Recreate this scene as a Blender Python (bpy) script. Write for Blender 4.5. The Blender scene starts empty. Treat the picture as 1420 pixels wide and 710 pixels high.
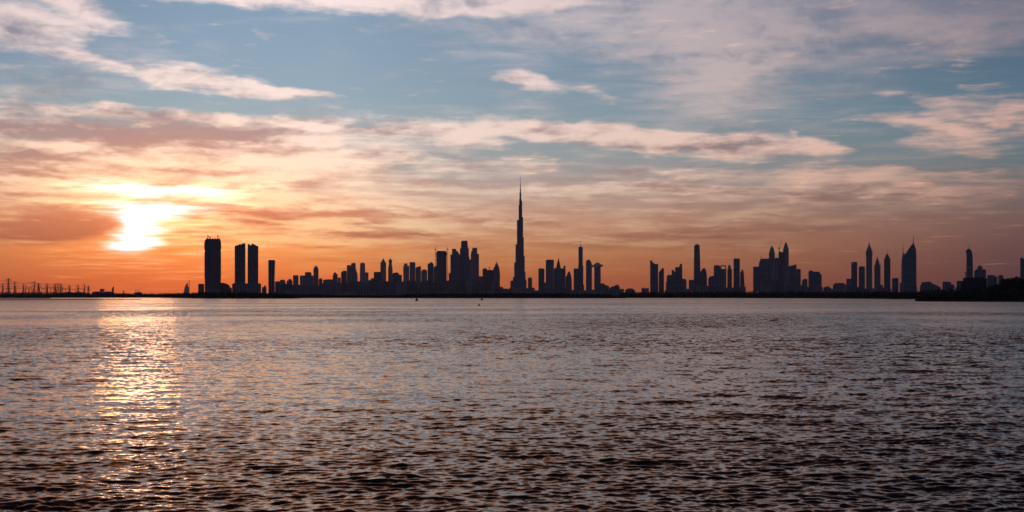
import bpy, bmesh, math, random
import numpy as np
from mathutils import Vector, Matrix

S = bpy.context.scene
COL = S.collection
R = math.radians
rnd = random.Random(7)

# ------------------------------------------------------------------ camera
F = 1739.0          # focal length in units of the photograph's pixels
PX0, PYH = 710.0, 410.5   # optical axis column, horizon row
CAMH = 5.0
cam_d = bpy.data.cameras.new('camera')
cam = bpy.data.objects.new('camera', cam_d)
COL.objects.link(cam)
cam.location = (0, 0, CAMH)
cam.rotation_euler = (R(90), 0, 0)
cam_d.sensor_width = 36.0
cam_d.lens = 36.0 * F / 1420.0
cam_d.shift_y = (PYH - 355.0) / 1420.0
cam_d.clip_start = 0.5
cam_d.clip_end = 200000.0
S.camera = cam

# ------------------------------------------------------------------ exposure
S.view_settings.view_transform = 'Standard'
S.view_settings.look = 'None'
S.view_settings.exposure = 0.0
S.view_settings.gamma = 1.0
S.view_settings.use_curve_mapping = False

SUN_AZ, SUN_EL = -16.6, 2.3     # degrees, left of the axis, above the horizon

# ------------------------------------------------------------------ node helper
class NT:
    def __init__(s, tree):
        s.t = tree; tree.nodes.clear()
    def n(s, kind, **props):
        nd = s.t.nodes.new(kind)
        for k, v in props.items(): setattr(nd, k, v)
        return nd
    def put(s, sock, v):
        if v is None: return
        if hasattr(v, 'is_linked'): s.t.links.new(v, sock)
        else: sock.default_value = v
    def m(s, op, a, b=None, c=None, clamp=False):
        nd = s.n('ShaderNodeMath', operation=op, use_clamp=clamp)
        for i, v in enumerate((a, b, c)): s.put(nd.inputs[i], v)
        return nd.outputs[0]
    def add(s, a, b): return s.m('ADD', a, b)
    def mul(s, a, b): return s.m('MULTIPLY', a, b)
    def ss(s, x, lo, hi, a=0.0, b=1.0):
        nd = s.n('ShaderNodeMapRange', interpolation_type='SMOOTHSTEP')
        s.put(nd.inputs[0], x)
        for i, v in zip((1, 2, 3, 4), (lo, hi, a, b)): s.put(nd.inputs[i], v)
        return nd.outputs[0]
    def lin(s, x, lo, hi, a=0.0, b=1.0):
        nd = s.n('ShaderNodeMapRange'); nd.clamp = True
        s.put(nd.inputs[0], x)
        for i, v in zip((1, 2, 3, 4), (lo, hi, a, b)): s.put(nd.inputs[i], v)
        return nd.outputs[0]
    def vec(s, x, y, z=0.0):
        nd = s.n('ShaderNodeCombineXYZ')
        for i, v in enumerate((x, y, z)): s.put(nd.inputs[i], v)
        return nd.outputs[0]
    def vm(s, op, a, b=None, sc=None):
        nd = s.n('ShaderNodeVectorMath', operation=op)
        s.put(nd.inputs[0], a)
        if b is not None: s.put(nd.inputs[1], b)
        if sc is not None: s.put(nd.inputs['Scale'], sc)
        return nd.outputs[0]
    def noise(s, v, scale, detail=4.0, rough=0.5, dist=0.0, color=False):
        nd = s.n('ShaderNodeTexNoise')
        s.put(nd.inputs['Vector'], v); nd.inputs['Scale'].default_value = scale
        nd.inputs['Detail'].default_value = detail; nd.inputs['Roughness'].default_value = rough
        nd.inputs['Distortion'].default_value = dist
        return nd.outputs['Color' if color else 'Fac']
    def mix(s, f, a, b, blend='MIX'):
        nd = s.n('ShaderNodeMix', data_type='RGBA', blend_type=blend)
        s.put(nd.inputs[0], f); s.put(nd.inputs[6], a); s.put(nd.inputs[7], b)
        return nd.outputs[2]
    def ramp(s, x, stops, interp='LINEAR'):
        nd = s.n('ShaderNodeValToRGB'); cr = nd.color_ramp; cr.interpolation = interp
        while len(cr.elements) < len(stops): cr.elements.new(0.5)
        for e, (p, c) in zip(cr.elements, stops):
            e.position = p; e.color = c
        s.put(nd.inputs[0], x)
        return nd.outputs[0]

def lin1(c):
    c /= 255.0
    return c / 12.92 if c <= 0.04045 else ((c + 0.055) / 1.055) ** 2.4
def rgb(r, g, b, k=1.0): return (lin1(r) * k, lin1(g) * k, lin1(b) * k, 1.0)

# ------------------------------------------------------------------ sky
world = bpy.data.worlds.new('World'); S.world = world
world.use_nodes = True
world.cycles.sampling_method = 'MANUAL'; world.cycles.sample_map_resolution = 2048
W = NT(world.node_tree)
tc = W.n('ShaderNodeTexCoord')
sep = W.n('ShaderNodeSeparateXYZ'); W.put(sep.inputs[0], tc.outputs['Generated'])
dx, dy, dz = sep.outputs
AZ = W.mul(W.m('ARCTAN2', dx, dy), 180 / math.pi)
EL = W.m('MAXIMUM', W.mul(W.m('ARCSINE', dz), 180 / math.pi), 0.0)
# cloud-sheet coordinates: thin streaks low down, broader shapes higher up
YY = W.mul(W.m('LOGARITHM', W.add(EL, 2.2), math.e), 3.2)
XX = W.mul(AZ, 0.135)
P = W.vec(XX, YY, 0.0)
# wisps lean: shear the sheet a little
wl = W.noise(P, 0.9, 2.0, 0.5, color=True)
wm = W.noise(P, 3.2, 3.0, 0.55, color=True)
half = (0.5, 0.5, 0.5)
o1 = W.vm('MULTIPLY', W.vm('SUBTRACT', wl, half), (5.5, 1.5, 0))
o2 = W.vm('MULTIPLY', W.vm('SUBTRACT', wm, half), (2.6, 0.75, 0))
AE = W.vec(AZ, EL, 0.0)
AEw = W.vm('ADD', AE, W.vm('ADD', o1, o2))        # warped (azimuth, elevation) in degrees
AEs = W.vm('ADD', AE, W.vm('ADD', W.vm('SCALE', o1, sc=0.25), W.vm('SCALE', o2, sc=0.6)))
PD = F * math.pi / 180
def ae(x, y):
    return (math.degrees(math.atan((x - PX0) / F)), math.degrees(math.atan((PYH - y) / F)))
def blob(x, y, w, h, rot=0.0, src=None):
    a, e = ae(x, y)
    mp = W.n('ShaderNodeMapping', vector_type='TEXTURE')
    W.put(mp.inputs[0], AEw if src is None else src)
    mp.inputs['Location'].default_value = (a, e, 0)
    mp.inputs['Rotation'].default_value = (0, 0, R(-rot))
    mp.inputs['Scale'].default_value = (w / PD, h / PD, 1)
    g = W.n('ShaderNodeTexGradient', gradient_type='SPHERICAL')
    W.put(g.inputs[0], mp.outputs[0])
    return g.outputs['Fac']
def total(blobs, src=None):
    acc = None
    for (x, y, w, h, rot, k) in blobs:
        b = W.mul(blob(x, y, w, h, rot, src), k)
        acc = b if acc is None else W.add(acc, b)
    return acc

# clouds by where they stand in this evening's sky: x, y, half-length, half-height, tilt, weight
LIT = [
    (15, 58, 150, 46, 8, 2.0), (125, 36, 90, 30, 24, 1.2), (95, 22, 120, 20, 6, .5),
    (480, 0, 420, 30, 1, 1.9), (760, -6, 420, 40, 0, 1.4), (300, 0, 200, 20, 0, .8),
    (215, 120, 215, 24, 6, 1.5), (330, 135, 150, 14, 4, 1.4), (430, 139, 60, 7, 3, .9), (110, 97, 100, 10, 10, .5), (110, 125, 70, 7, -2, .8), (50, 108, 80, 12, 10, -1.1), (175, 82, 80, 16, 14, -.9), (600, 80, 300, 56, 0, -.5), (1230, 122, 190, 18, 0, -.6), (1205, 210, 46, 36, 0, -.9), (830, 226, 100, 15, 4, -.9), (545, 228, 90, 13, 4, -.6), (1345, 229, 46, 11, 0, -.7), (250, 158, 260, 12, 0, -.5),
    (715, 110, 80, 15, 14, 1.5), (760, 122, 90, 30, 14, .8), (835, 140, 40, 24, 50, .6),
    (120, 190, 380, 40, 0, 1.4), (420, 208, 330, 58, -3, 1.6), (650, 232, 200, 20, 4, .9), (300, 172, 300, 10, 2, .8), (640, 182, 160, 14, -2, .7),
    (760, 188, 250, 28, 4, 1.6), (980, 204, 260, 32, 4, 1.7), (1100, 210, 130, 16, 2, .9), (1070, 184, 20, 8, 30, .8),
    (890, 240, 50, 40, 0, .6), (700, 262, 300, 14, 3, 1.1), (740, 228, 60, 18, 0, .7),
    (1350, 190, 150, 44, 6, 1.3), (1240, 174, 130, 11, 4, .9), (1240, 144, 100, 9, 6, .9), (1390, 160, 120, 40, 8, .8), (1270, 200, 60, 24, 10, .7),
    (1060, 246, 330, 16, 1, 1.0), (1000, 270, 380, 26, 1, .9), (1300, 262, 300, 34, 0, .9), (1380, 226, 60, 10, 6, .5),
    (300, 280, 460, 66, 2, 1.6), (110, 232, 330, 46, 0, 1.1), (420, 240, 240, 40, 0, .6), (700, 312, 500, 44, 2, .8), (1100, 300, 420, 50, 0, .7), (300, 335, 420, 40, 0, .6), (60, 270, 200, 60, 0, .9), (760, 350, 700, 44, 0, .55), (480, 372, 500, 26, 0, .4),
]
base = total(LIT)
fb1 = W.noise(W.vm('ADD', P, W.vm('SCALE', W.vm('SUBTRACT', wm, half), sc=0.35)), 2.3, 7.0, 0.52)
# fine fibrous wisps running along a lean
Pr = W.n('ShaderNodeMapping', vector_type='POINT'); W.put(Pr.inputs[0], P)
Pr.inputs['Rotation'].default_value = (0, 0, R(14)); Pr.inputs['Scale'].default_value = (1.6, 4.6, 1)
fb2 = W.noise(Pr.outputs[0], 2.2, 7.0, 0.6, 0.35)
dens = W.add(W.m('SUBTRACT', base, 0.06), W.add(W.mul(W.m('SUBTRACT', fb1, 0.5), 1.7), W.mul(W.m('SUBTRACT', fb2, 0.5), W.lin(EL, 1.5, 6.0, 0.5, 1.9))))
# away from the placed clouds (overhead and behind) broken thin sheets
far = W.ss(EL, 13.5, 16.5)
dens = W.add(dens, W.mul(far, W.mul(W.noise(P, 1.1, 3.0), 2.4)))
ALPHA = W.ss(dens, 0.08, 1.45)
# thin high veil, smooth, with fibres in it
VB = [(1010, 50, 230, 150, -24, 1.5), (1250, 40, 330, 70, -4, 1.5), (880, 0, 420, 60, 0, 1.2), (1330, 70, 220, 36, 6, .9), (1000, 130, 120, 70, -35, .7), (60, 140, 200, 50, -14, .8), (450, 160, 160, 26, 0, .6), (1290, 215, 200, 50, 0, .5),
      (640, 160, 120, 30, 0, .4), (800, 60, 260, 50, -6, .8), (1200, 130, 260, 60, -18, .5), (760, 150, 120, 40, 20, .6), (150, 80, 200, 60, 10, .5), (600, 35, 300, 30, 2, .5), (900, 240, 120, 60, 20, .6)]
vb = total(VB, AEs)
Pv = W.n('ShaderNodeMapping', vector_type='POINT'); W.put(Pv.inputs[0], P)
Pv.inputs['Rotation'].default_value = (0, 0, R(-24)); Pv.inputs['Scale'].default_value = (1.4, 5.0, 1)
fb3 = W.noise(Pv.outputs[0], 1.6, 6.0, 0.58, 0.5)
VEIL = W.mul(W.ss(W.add(vb, W.mul(W.m('SUBTRACT', fb3, 0.5), 1.8)), 0.0, 1.7), 0.68)
COVER = W.m('MAXIMUM', ALPHA, VEIL)

DARK = [
    (130, 197, 330, 22, 1, 1.1), (330, 190, 200, 13, 1, .7), (300, 245, 240, 9, 2, .5), (640, 250, 260, 10, 2, .5), (1250, 80, 200, 14, 5, .5), (1100, 275, 300, 10, 1, .5), (420, 322, 260, 8, 1, .6), (800, 345, 420, 9, 0, .5), (560, 185, 120, 12, 0, .5), (40, 240, 150, 26, 3, .7),
    (60, 322, 150, 34, -1, 1.25), (140, 315, 60, 22, 0, .5), (520, 215, 150, 22, 0, .25), (330, 292, 220, 12, 1, .6),
    (560, 302, 260, 14, 1, .6), (860, 250, 180, 20, 3, .5), (1000, 322, 260, 22, 0, .7), (1250, 305, 260, 26, 0, .6),
    (90, 150, 140, 26, -12, .55), (20, 120, 90, 22, 10, .5), (430, 160, 130, 20, 0, .35), (1180, 40, 260, 60, 0, .35), (240, 222, 170, 12, 4, .3),
    (830, 220, 130, 24, 4, .4),
]
shade = total(DARK)
sn = W.noise(W.vm('ADD', P, (0.0, 0.22, 3.3)), 2.6, 6.0, 0.58)
sn2 = W.noise(Pr.outputs[0], 1.1, 5.0, 0.55)
fbu = W.noise(W.vm('ADD', W.vm('ADD', P, (0.0, 0.075, 0.0)), W.vm('SCALE', W.vm('SUBTRACT', wm, half), sc=0.35)), 2.3, 7.0, 0.52)
rim = W.mul(W.m('SUBTRACT', fb1, fbu), 2.4)
light = W.add(W.add(W.m('SUBTRACT', 0.70, shade), rim), W.add(W.mul(W.m('SUBTRACT', sn, 0.5), 1.8), W.mul(W.m('SUBTRACT', sn2, 0.5), 2.0)))
LITF = W.ss(light, -0.15, 0.95)
ALPHA2 = W.m('MAXIMUM', COVER, W.mul(W.ss(W.add(shade, W.mul(W.m('SUBTRACT', fb2, .5), .8)), 0.15, 0.9), 0.85))

EMAX = 60.0
T = W.m('POWER', W.m('DIVIDE', EL, EMAX), 0.5)
def er(stops): return W.ramp(T, [((e / EMAX) ** 0.5, c) for e, c in stops])
clear_s = er([(0, rgb(220, 104, 42)), (0.7, rgb(236, 122, 50)), (1.8, rgb(250, 156, 78)), (3.2, rgb(240, 168, 124)), (4.6, rgb(214, 178, 160)), (6, rgb(178, 176, 174)),
              (8, rgb(158, 176, 184)), (10.5, rgb(146, 167, 186)), (13.5, rgb(130, 156, 180)), (16, rgb(172, 124, 106)), (21, rgb(158, 96, 66)), (31, rgb(70, 46, 40)), (60, rgb(46, 38, 44))])
clear_f = er([(0, rgb(84, 52, 54)), (0.7, rgb(98, 60, 56)), (1.8, rgb(112, 74, 68)), (3.2, rgb(122, 92, 84)), (4.6, rgb(118, 108, 106)), (6, rgb(104, 120, 126)),
              (8, rgb(94, 120, 136)), (10.5, rgb(82, 107, 128)), (13.5, rgb(84, 99, 120)), (17, rgb(72, 61, 70)), (24, rgb(66, 49, 52)), (36, rgb(40, 31, 37)), (60, rgb(32, 27, 36))])
lit_s = er([(0, rgb(246, 130, 58)), (1.0, rgb(255, 164, 88)), (2.2, rgb(255, 198, 138)), (3.6, rgb(255, 218, 180)), (5, rgb(255, 228, 206)), (7, rgb(255, 230, 216)),
            (10, rgb(254, 230, 222)), (13.5, rgb(252, 230, 225)), (17, rgb(232, 166, 118)), (23, rgb(178, 110, 72)), (32, rgb(84, 54, 44)), (60, rgb(60, 48, 52))])
lit_f = er([(0, rgb(104, 66, 62)), (1.0, rgb(126, 80, 70)), (2.2, rgb(154, 106, 90)), (3.6, rgb(176, 130, 112)), (5, rgb(196, 152, 134)), (7, rgb(212, 172, 158)),
            (10, rgb(186, 158, 155)), (13.5, rgb(142, 131, 143)), (18, rgb(96, 73, 72)), (34, rgb(44, 33, 37)), (60, rgb(36, 30, 38))])
dark_s = er([(0, rgb(190, 84, 40)), (1.0, rgb(204, 96, 48)), (2.2, rgb(176, 98, 66)), (3.6, rgb(202, 132, 104)), (5, rgb(204, 152, 134)), (7, rgb(182, 148, 146)),
             (10, rgb(150, 148, 160)), (13.5, rgb(160, 158, 172)), (18, rgb(160, 108, 84)), (34, rgb(62, 44, 42)), (60, rgb(42, 36, 42))])
dark_f = er([(0, rgb(80, 52, 54)), (1.0, rgb(90, 60, 58)), (2.2, rgb(102, 74, 72)), (3.6, rgb(114, 88, 84)), (5, rgb(124, 106, 104)), (7, rgb(120, 114, 120)),
             (10, rgb(118, 120, 134)), (13.5, rgb(134, 130, 146)), (20, rgb(78, 61, 64)), (36, rgb(40, 32, 38)), (60, rgb(30, 26, 34))])
# how far round from the sun
DAZ = W.m('ABSOLUTE', W.add(AZ, 11.0))
SIDE = W.m('POWER', W.lin(DAZ, 3.0, 33.0), 0.9)
clear = W.mix(SIDE, clear_s, clear_f); litc = W.mix(SIDE, lit_s, lit_f); darkc = W.mix(SIDE, dark_s, dark_f)
cloud = W.mix(LITF, darkc, litc)
sky = W.mix(ALPHA2, clear, cloud)

# the sun behind the thin edge of the bank: glow and burnt-out core
GLOW = [(210, 320, 460, 210, 0, 1.0)]
g1 = W.m('POWER', total(GLOW, AE), 2.2)
sky = W.mix(W.mul(W.m('POWER', g1, 0.7), 0.9), sky, W.mix(1.0, sky, (2.0, 1.4, 0.80, 1), 'MULTIPLY'))
# orange tint added to the unseen sky above the sun to warm the water
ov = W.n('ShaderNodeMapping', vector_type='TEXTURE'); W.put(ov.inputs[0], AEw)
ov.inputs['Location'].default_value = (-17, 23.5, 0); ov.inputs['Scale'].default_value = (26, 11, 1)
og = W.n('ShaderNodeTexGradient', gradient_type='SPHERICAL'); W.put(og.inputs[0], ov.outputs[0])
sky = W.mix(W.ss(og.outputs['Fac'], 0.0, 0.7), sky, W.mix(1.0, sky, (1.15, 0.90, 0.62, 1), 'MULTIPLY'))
CORE = [(200, 308, 62, 26, -10, 1.5), (182, 342, 44, 15, -4, 1.5), (192, 326, 40, 34, 0, .8), (240, 296, 140, 14, -6, .9), (214, 270, 150, 15, 1, 1.7), (330, 265, 190, 12, 1, .7), (160, 290, 80, 8, 4, .7), (195, 325, 190, 95, 0, .85)]
c0 = total(CORE, AEs)
c1 = W.m('SUBTRACT', W.add(c0, W.add(W.mul(W.m('SUBTRACT', fb1, 0.5), 0.9), W.mul(W.m('SUBTRACT', fb2, 0.5), 2.1))), 0.22)
kb = total([(72, 322, 124, 32, 0, 1.0)], AEs)       # the bank left of the sun stays in front
c1 = W.mul(W.m('MAXIMUM', c1, 0.0), W.m('SUBTRACT', 1.0, W.ss(kb, 0.08, 0.6)))
c1 = W.m('MINIMUM', c1, 1.7)
suncol = W.vec(W.mul(W.m('POWER', c1, 1.1), 0.55), W.mul(W.m('POWER', c1, 1.5), 0.55), W.mul(W.m('POWER', c1, 2.1), 0.52))
sky = W.vm('ADD', sky, suncol)

# behind the camera: dusk
BACK = W.ss(W.m('ABSOLUTE', AZ), 38.0, 110.0)
nish = W.n('ShaderNodeTexSky', sky_type='NISHITA', sun_disc=False, sun_elevation=R(SUN_EL), sun_rotation=R(SUN_AZ))
nish.altitude = 0; nish.air_density = 1.6; nish.dust_density = 4.0; nish.ozone_density = 3.0
dusk = W.vm('SCALE', nish.outputs[0], sc=0.06)
dusk = W.vm('ADD', dusk, (0.055, 0.062, 0.140))
sky = W.vm('SCALE', sky, sc=1.07)
sky = W.mix(BACK, sky, dusk)
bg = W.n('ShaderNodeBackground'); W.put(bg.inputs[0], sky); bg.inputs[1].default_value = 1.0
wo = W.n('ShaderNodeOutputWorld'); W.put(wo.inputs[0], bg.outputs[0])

# ------------------------------------------------------------------ sun
sun_d = bpy.data.lights.new('sun', 'SUN'); sun = bpy.data.objects.new('sun', sun_d); COL.objects.link(sun)
sun_d.energy = 0.024; sun_d.angle = R(3.4); sun_d.color = (1.0, 0.40, 0.11)
sv = Vector((math.sin(R(SUN_AZ)) * math.cos(R(SUN_EL)), math.cos(R(SUN_AZ)) * math.cos(R(SUN_EL)), math.sin(R(SUN_EL))))
sun.rotation_euler = sv.to_track_quat('Z', 'Y').to_euler()
sun.location = (0, 0, 50)

# ------------------------------------------------------------------ materials
def mat(name):
    m = bpy.data.materials.new(name); m.use_nodes = True
    return m, NT(m.node_tree)
def finish(N, bs):
    out = N.n('ShaderNodeOutputMaterial'); N.put(out.inputs[0], bs.outputs[0]); return out
def principled(N, color, rough=0.5, spec=0.5, metal=0.0):
    bs = N.n('ShaderNodeBsdfPrincipled')
    N.put(bs.inputs['Base Color'], color); N.put(bs.inputs['Roughness'], rough)
    bs.inputs['Specular IOR Level'].default_value = spec; bs.inputs['Metallic'].default_value = metal
    return bs

def facade(name, solid, glass, rough_g=0.12, bay=9.0, floor=4.0, band=56.0, strip=0.55):
    """Curtain wall: glazed bays between piers, floor lines, a service floor every so often."""
    m, N = mat(name)
    t = N.n('ShaderNodeTexCoord')
    sp = N.n('ShaderNodeSeparateXYZ'); N.put(sp.inputs[0], t.outputs['Object'])
    h = N.add(sp.outputs[0], sp.outputs[1])
    bx_ = N.m('FRACT', N.m('DIVIDE', h, bay)); fz = N.m('FRACT', N.m('DIVIDE', sp.outputs[2], floor))
    bz = N.m('FRACT', N.m('DIVIDE', sp.outputs[2], band))
    g = N.mul(N.m('LESS_THAN', bx_, strip), N.m('LESS_THAN', fz, 0.68))
    g = N.mul(g, N.m('GREATER_THAN', bz, 0.07))
    wear = N.noise(t.outputs['Object'], 0.03, 3.0)
    cs = N.mix(wear, tuple(0.8 * c for c in solid) + (1,), tuple(min(1, 1.2 * c) for c in solid) + (1,))
    col = N.mix(g, cs, tuple(glass) + (1,))
    ro = N.lin(g, 0, 1, 0.75, rough_g)
    finish(N, principled(N, col, ro, 0.3)); return m
def plain(name, c, rough=0.7, scale=0.2, var=0.25, metal=0.0, spec=0.3):
    m, N = mat(name)
    t = N.n('ShaderNodeTexCoord')
    nz = N.noise(t.outputs['Object'], scale, 4.0)
    col = N.mix(nz, tuple((1 - var) * k for k in c) + (1,), tuple(min(1, (1 + var) * k) for k in c) + (1,))
    finish(N, principled(N, col, rough, spec, metal)); return m

M = {
    'glass': facade('blue_glass_facade', (0.15, 0.16, 0.19), (0.04, 0.05, 0.075), 0.34, 7.0, 4.0, 60.0, 0.72),
    'bronze': facade('bronze_glass_facade', (0.16, 0.145, 0.14), (0.05, 0.045, 0.045), 0.36, 8.0, 4.0, 48.0, 0.62),
    'pale': facade('pale_concrete_facade', (0.24, 0.23, 0.23), (0.04, 0.045, 0.055), 0.4, 6.0, 3.6, 70.0, 0.45),
    'sand': facade('sandstone_facade', (0.21, 0.185, 0.165), (0.04, 0.04, 0.05), 0.4, 10.0, 3.8, 52.0, 0.52),
    'grey': facade('grey_concrete_facade', (0.18, 0.18, 0.195), (0.035, 0.04, 0.055), 0.4, 12.0, 3.6, 64.0, 0.55),
    'raw': facade('raw_concrete_frame', (0.17, 0.155, 0.15), (0.02, 0.02, 0.02), 0.8, 6.5, 3.8, 400.0, 0.7),
    'steel': plain('spire_steel', (0.35, 0.36, 0.38), 0.4, 0.3, 0.15, 0.6),
    'roof': plain('roof_plant_metal', (0.18, 0.18, 0.19), 0.6),
    'crane': plain('crane_paint', (0.30, 0.16, 0.05), 0.5),
    'pylon': plain('galvanised_steel', (0.16, 0.16, 0.17), 0.6),
    'land': plain('damp_dark_soil', (0.045, 0.038, 0.030), 1.0, 0.02, 0.4, 0, 0.0),
    'sandbar': plain('wet_mud_sand', (0.03, 0.026, 0.022), 1.0, 0.05, 0.3, 0, 0.0),
    'leaf': plain('mangrove_leaves', (0.030, 0.034, 0.024), 0.9, 0.15, 0.5, 0, 0.05),
    'leaf2': plain('acacia_leaves', (0.032, 0.036, 0.025), 0.9, 0.3, 0.5, 0, 0.05),
    'bark': plain('tree_bark', (0.07, 0.052, 0.04), 0.9, 1.0, 0.3),
    'shed': plain('shed_cladding', (0.16, 0.15, 0.145), 0.6, 0.05),
    'unlit': plain('unlit_dark_concrete', (0.04, 0.038, 0.038), 0.95, 0.1, 0.3, 0, 0.05),
    'white': plain('pale_roof_and_glint', (0.62, 0.60, 0.60), 0.5, 0.05, 0.1),
    'hull': plain('dark_hull_paint', (0.04, 0.04, 0.05), 0.4, 1.0),
    'beacon': plain('beacon_paint', (0.05, 0.07, 0.05), 0.5, 1.0),
    'rust': plain('buoy_red_paint', (0.16, 0.04, 0.03), 0.5, 1.0),
}

# ------------------------------------------------------------------ object helpers
def link(name, bm, m, parent=None, smooth=False):
    me = bpy.data.meshes.new(name)
    bmesh.ops.recalc_face_normals(bm, faces=bm.faces[:])
    bm.to_mesh(me); bm.free()
    me.materials.append(M[m] if isinstance(m, str) else m)
    if smooth:
        for p in me.polygons: p.use_smooth = True
    o = bpy.data.objects.new(name, me); COL.objects.link(o)
    if parent is not None: o.parent = parent
    return o
def tag(o, label=None, cat=None, group=None, kind=None):
    if label: o['label'] = label
    if cat: o['category'] = cat
    if group: o['group'] = group
    if kind: o['kind'] = kind
    return o
def empty(name, loc, label=None, cat=None, group=None, rz=0.0):
    o = bpy.data.objects.new(name, None); COL.objects.link(o)
    o.location = loc; o.rotation_euler = (0, 0, rz); o.empty_display_size = 2
    return tag(o, label, cat, group)
def copy_tree(o, parent=None):
    c = o.copy(); COL.objects.link(c)
    if parent is not None: c.parent = parent
    for ch in list(o.children): copy_tree(ch, c)
    return c
def a_prism(bm, outline, y0, y1):
    """outline in local (x, z), pushed from y0 to y1."""
    a = [bm.verts.new((x, y0, z)) for x, z in outline]; b = [bm.verts.new((x, y1, z)) for x, z in outline]
    n = len(a)
    bm.faces.new(a); bm.faces.new(b[::-1])
    for i in range(n): bm.faces.new((a[i], b[i], b[(i + 1) % n], a[(i + 1) % n]))
def a_plan(bm, plan, z0, z1, top=None):
    """plan in local (x, y), from z0 up to z1, optionally narrowing to another plan."""
    top = top or plan
    a = [bm.verts.new((x, y, z0)) for x, y in plan]; b = [bm.verts.new((x, y, z1)) for x, y in top]
    n = len(a)
    bm.faces.new(a[::-1]); bm.faces.new(b)
    for i in range(n): bm.faces.new((a[i], a[(i + 1) % n], b[(i + 1) % n], b[i]))
def a_box(bm, x0, x1, y0, y1, z0, z1): a_plan(bm, [(x0, y0), (x1, y0), (x1, y1), (x0, y1)], z0, z1)
def a_lathe(bm, prof, n=16, cx=0.0, cy=0.0, rot=0.0, sy=1.0):
    rings = []
    for r, z in prof:
        if r < 1e-4: rings.append([bm.verts.new((cx, cy, z))])
        else: rings.append([bm.verts.new((cx + r * math.cos(rot + 2 * math.pi * i / n), cy + sy * r * math.sin(rot + 2 * math.pi * i / n), z)) for i in range(n)])
    for q in range(len(rings) - 1):
        A, B = rings[q], rings[q + 1]
        for i in range(n):
            j = (i + 1) % n
            if len(A) == 1 and len(B) == 1: continue
            if len(A) == 1: bm.faces.new((A[0], B[i], B[j]))
            elif len(B) == 1: bm.faces.new((A[i], A[j], B[0]))
            else: bm.faces.new((A[i], A[j], B[j], B[i]))
    if len(rings[0]) > 1: bm.faces.new(rings[0][::-1])
    if len(rings[-1]) > 1: bm.faces.new(rings[-1])
def a_bar(bm, p, q, w, w2=None):
    p, q = Vector(p), Vector(q); d = q - p
    if d.length < 1e-6: return
    d.normalize()
    u = d.cross(Vector((0, 0, 1)) if abs(d.z) < 0.95 else Vector((0, 1, 0))).normalized(); v = d.cross(u)
    w2 = w if w2 is None else w2
    A = [bm.verts.new(p + (u * a + v * b) * w * .5) for a, b in ((-1, -1), (1, -1), (1, 1), (-1, 1))]
    B = [bm.verts.new(q + (u * a + v * b) * w2 * .5) for a, b in ((-1, -1), (1, -1), (1, 1), (-1, 1))]
    bm.faces.new(A[::-1]); bm.faces.new(B)
    for i in range(4): bm.faces.new((A[i], A[(i + 1) % 4], B[(i + 1) % 4], B[i]))
def wx(px, D): return (px - PX0) / F * D
def wz(py, D): return CAMH + (PYH - py) / F * D

# ------------------------------------------------------------------ water
def wave_tile(L, n, lam_lo, lam_hi, lam_pk, wind, spread, seed, slope):
    rg = np.random.default_rng(seed)
    k1 = 2 * np.pi * np.fft.fftfreq(n, L / n); kx, ky = np.meshgrid(k1, k1)
    k = np.hypot(kx, ky); k[0, 0] = 1
    ang = np.arctan2(ky, kx) - wind
    kp = 2 * np.pi / lam_pk
    # slopes spread over the band, rolled off past the peak
    amp = k ** -1.75 * np.exp(-0.6 * (kp / k) ** 2) * np.abs(np.cos(ang / 2)) ** (2 * spread)
    amp[(k < 2 * np.pi / lam_hi) | (k > 2 * np.pi / lam_lo)] = 0; amp[0, 0] = 0
    ph = (rg.normal(size=(n, n)) + 1j * rg.normal(size=(n, n))) * amp
    h = np.fft.ifft2(ph); h = h.real
    gx = np.gradient(h, L / n, axis=1); gy = np.gradient(h, L / n, axis=0)
    s = math.sqrt((gx ** 2 + gy ** 2).mean())
    return h * slope / s
def sample(tile, L, x, y):
    n = tile.shape[0]
    fx, fy = (x / L * n) % n, (y / L * n) % n
    i0, j0 = np.floor(fx).astype(int) % n, np.floor(fy).astype(int) % n
    i1, j1 = (i0 + 1) % n, (j0 + 1) % n
    a, b = fx - np.floor(fx), fy - np.floor(fy)
    return (tile[j0, i0] * (1 - a) + tile[j0, i1] * a) * (1 - b) + (tile[j1, i0] * (1 - a) + tile[j1, i1] * a) * b
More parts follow.
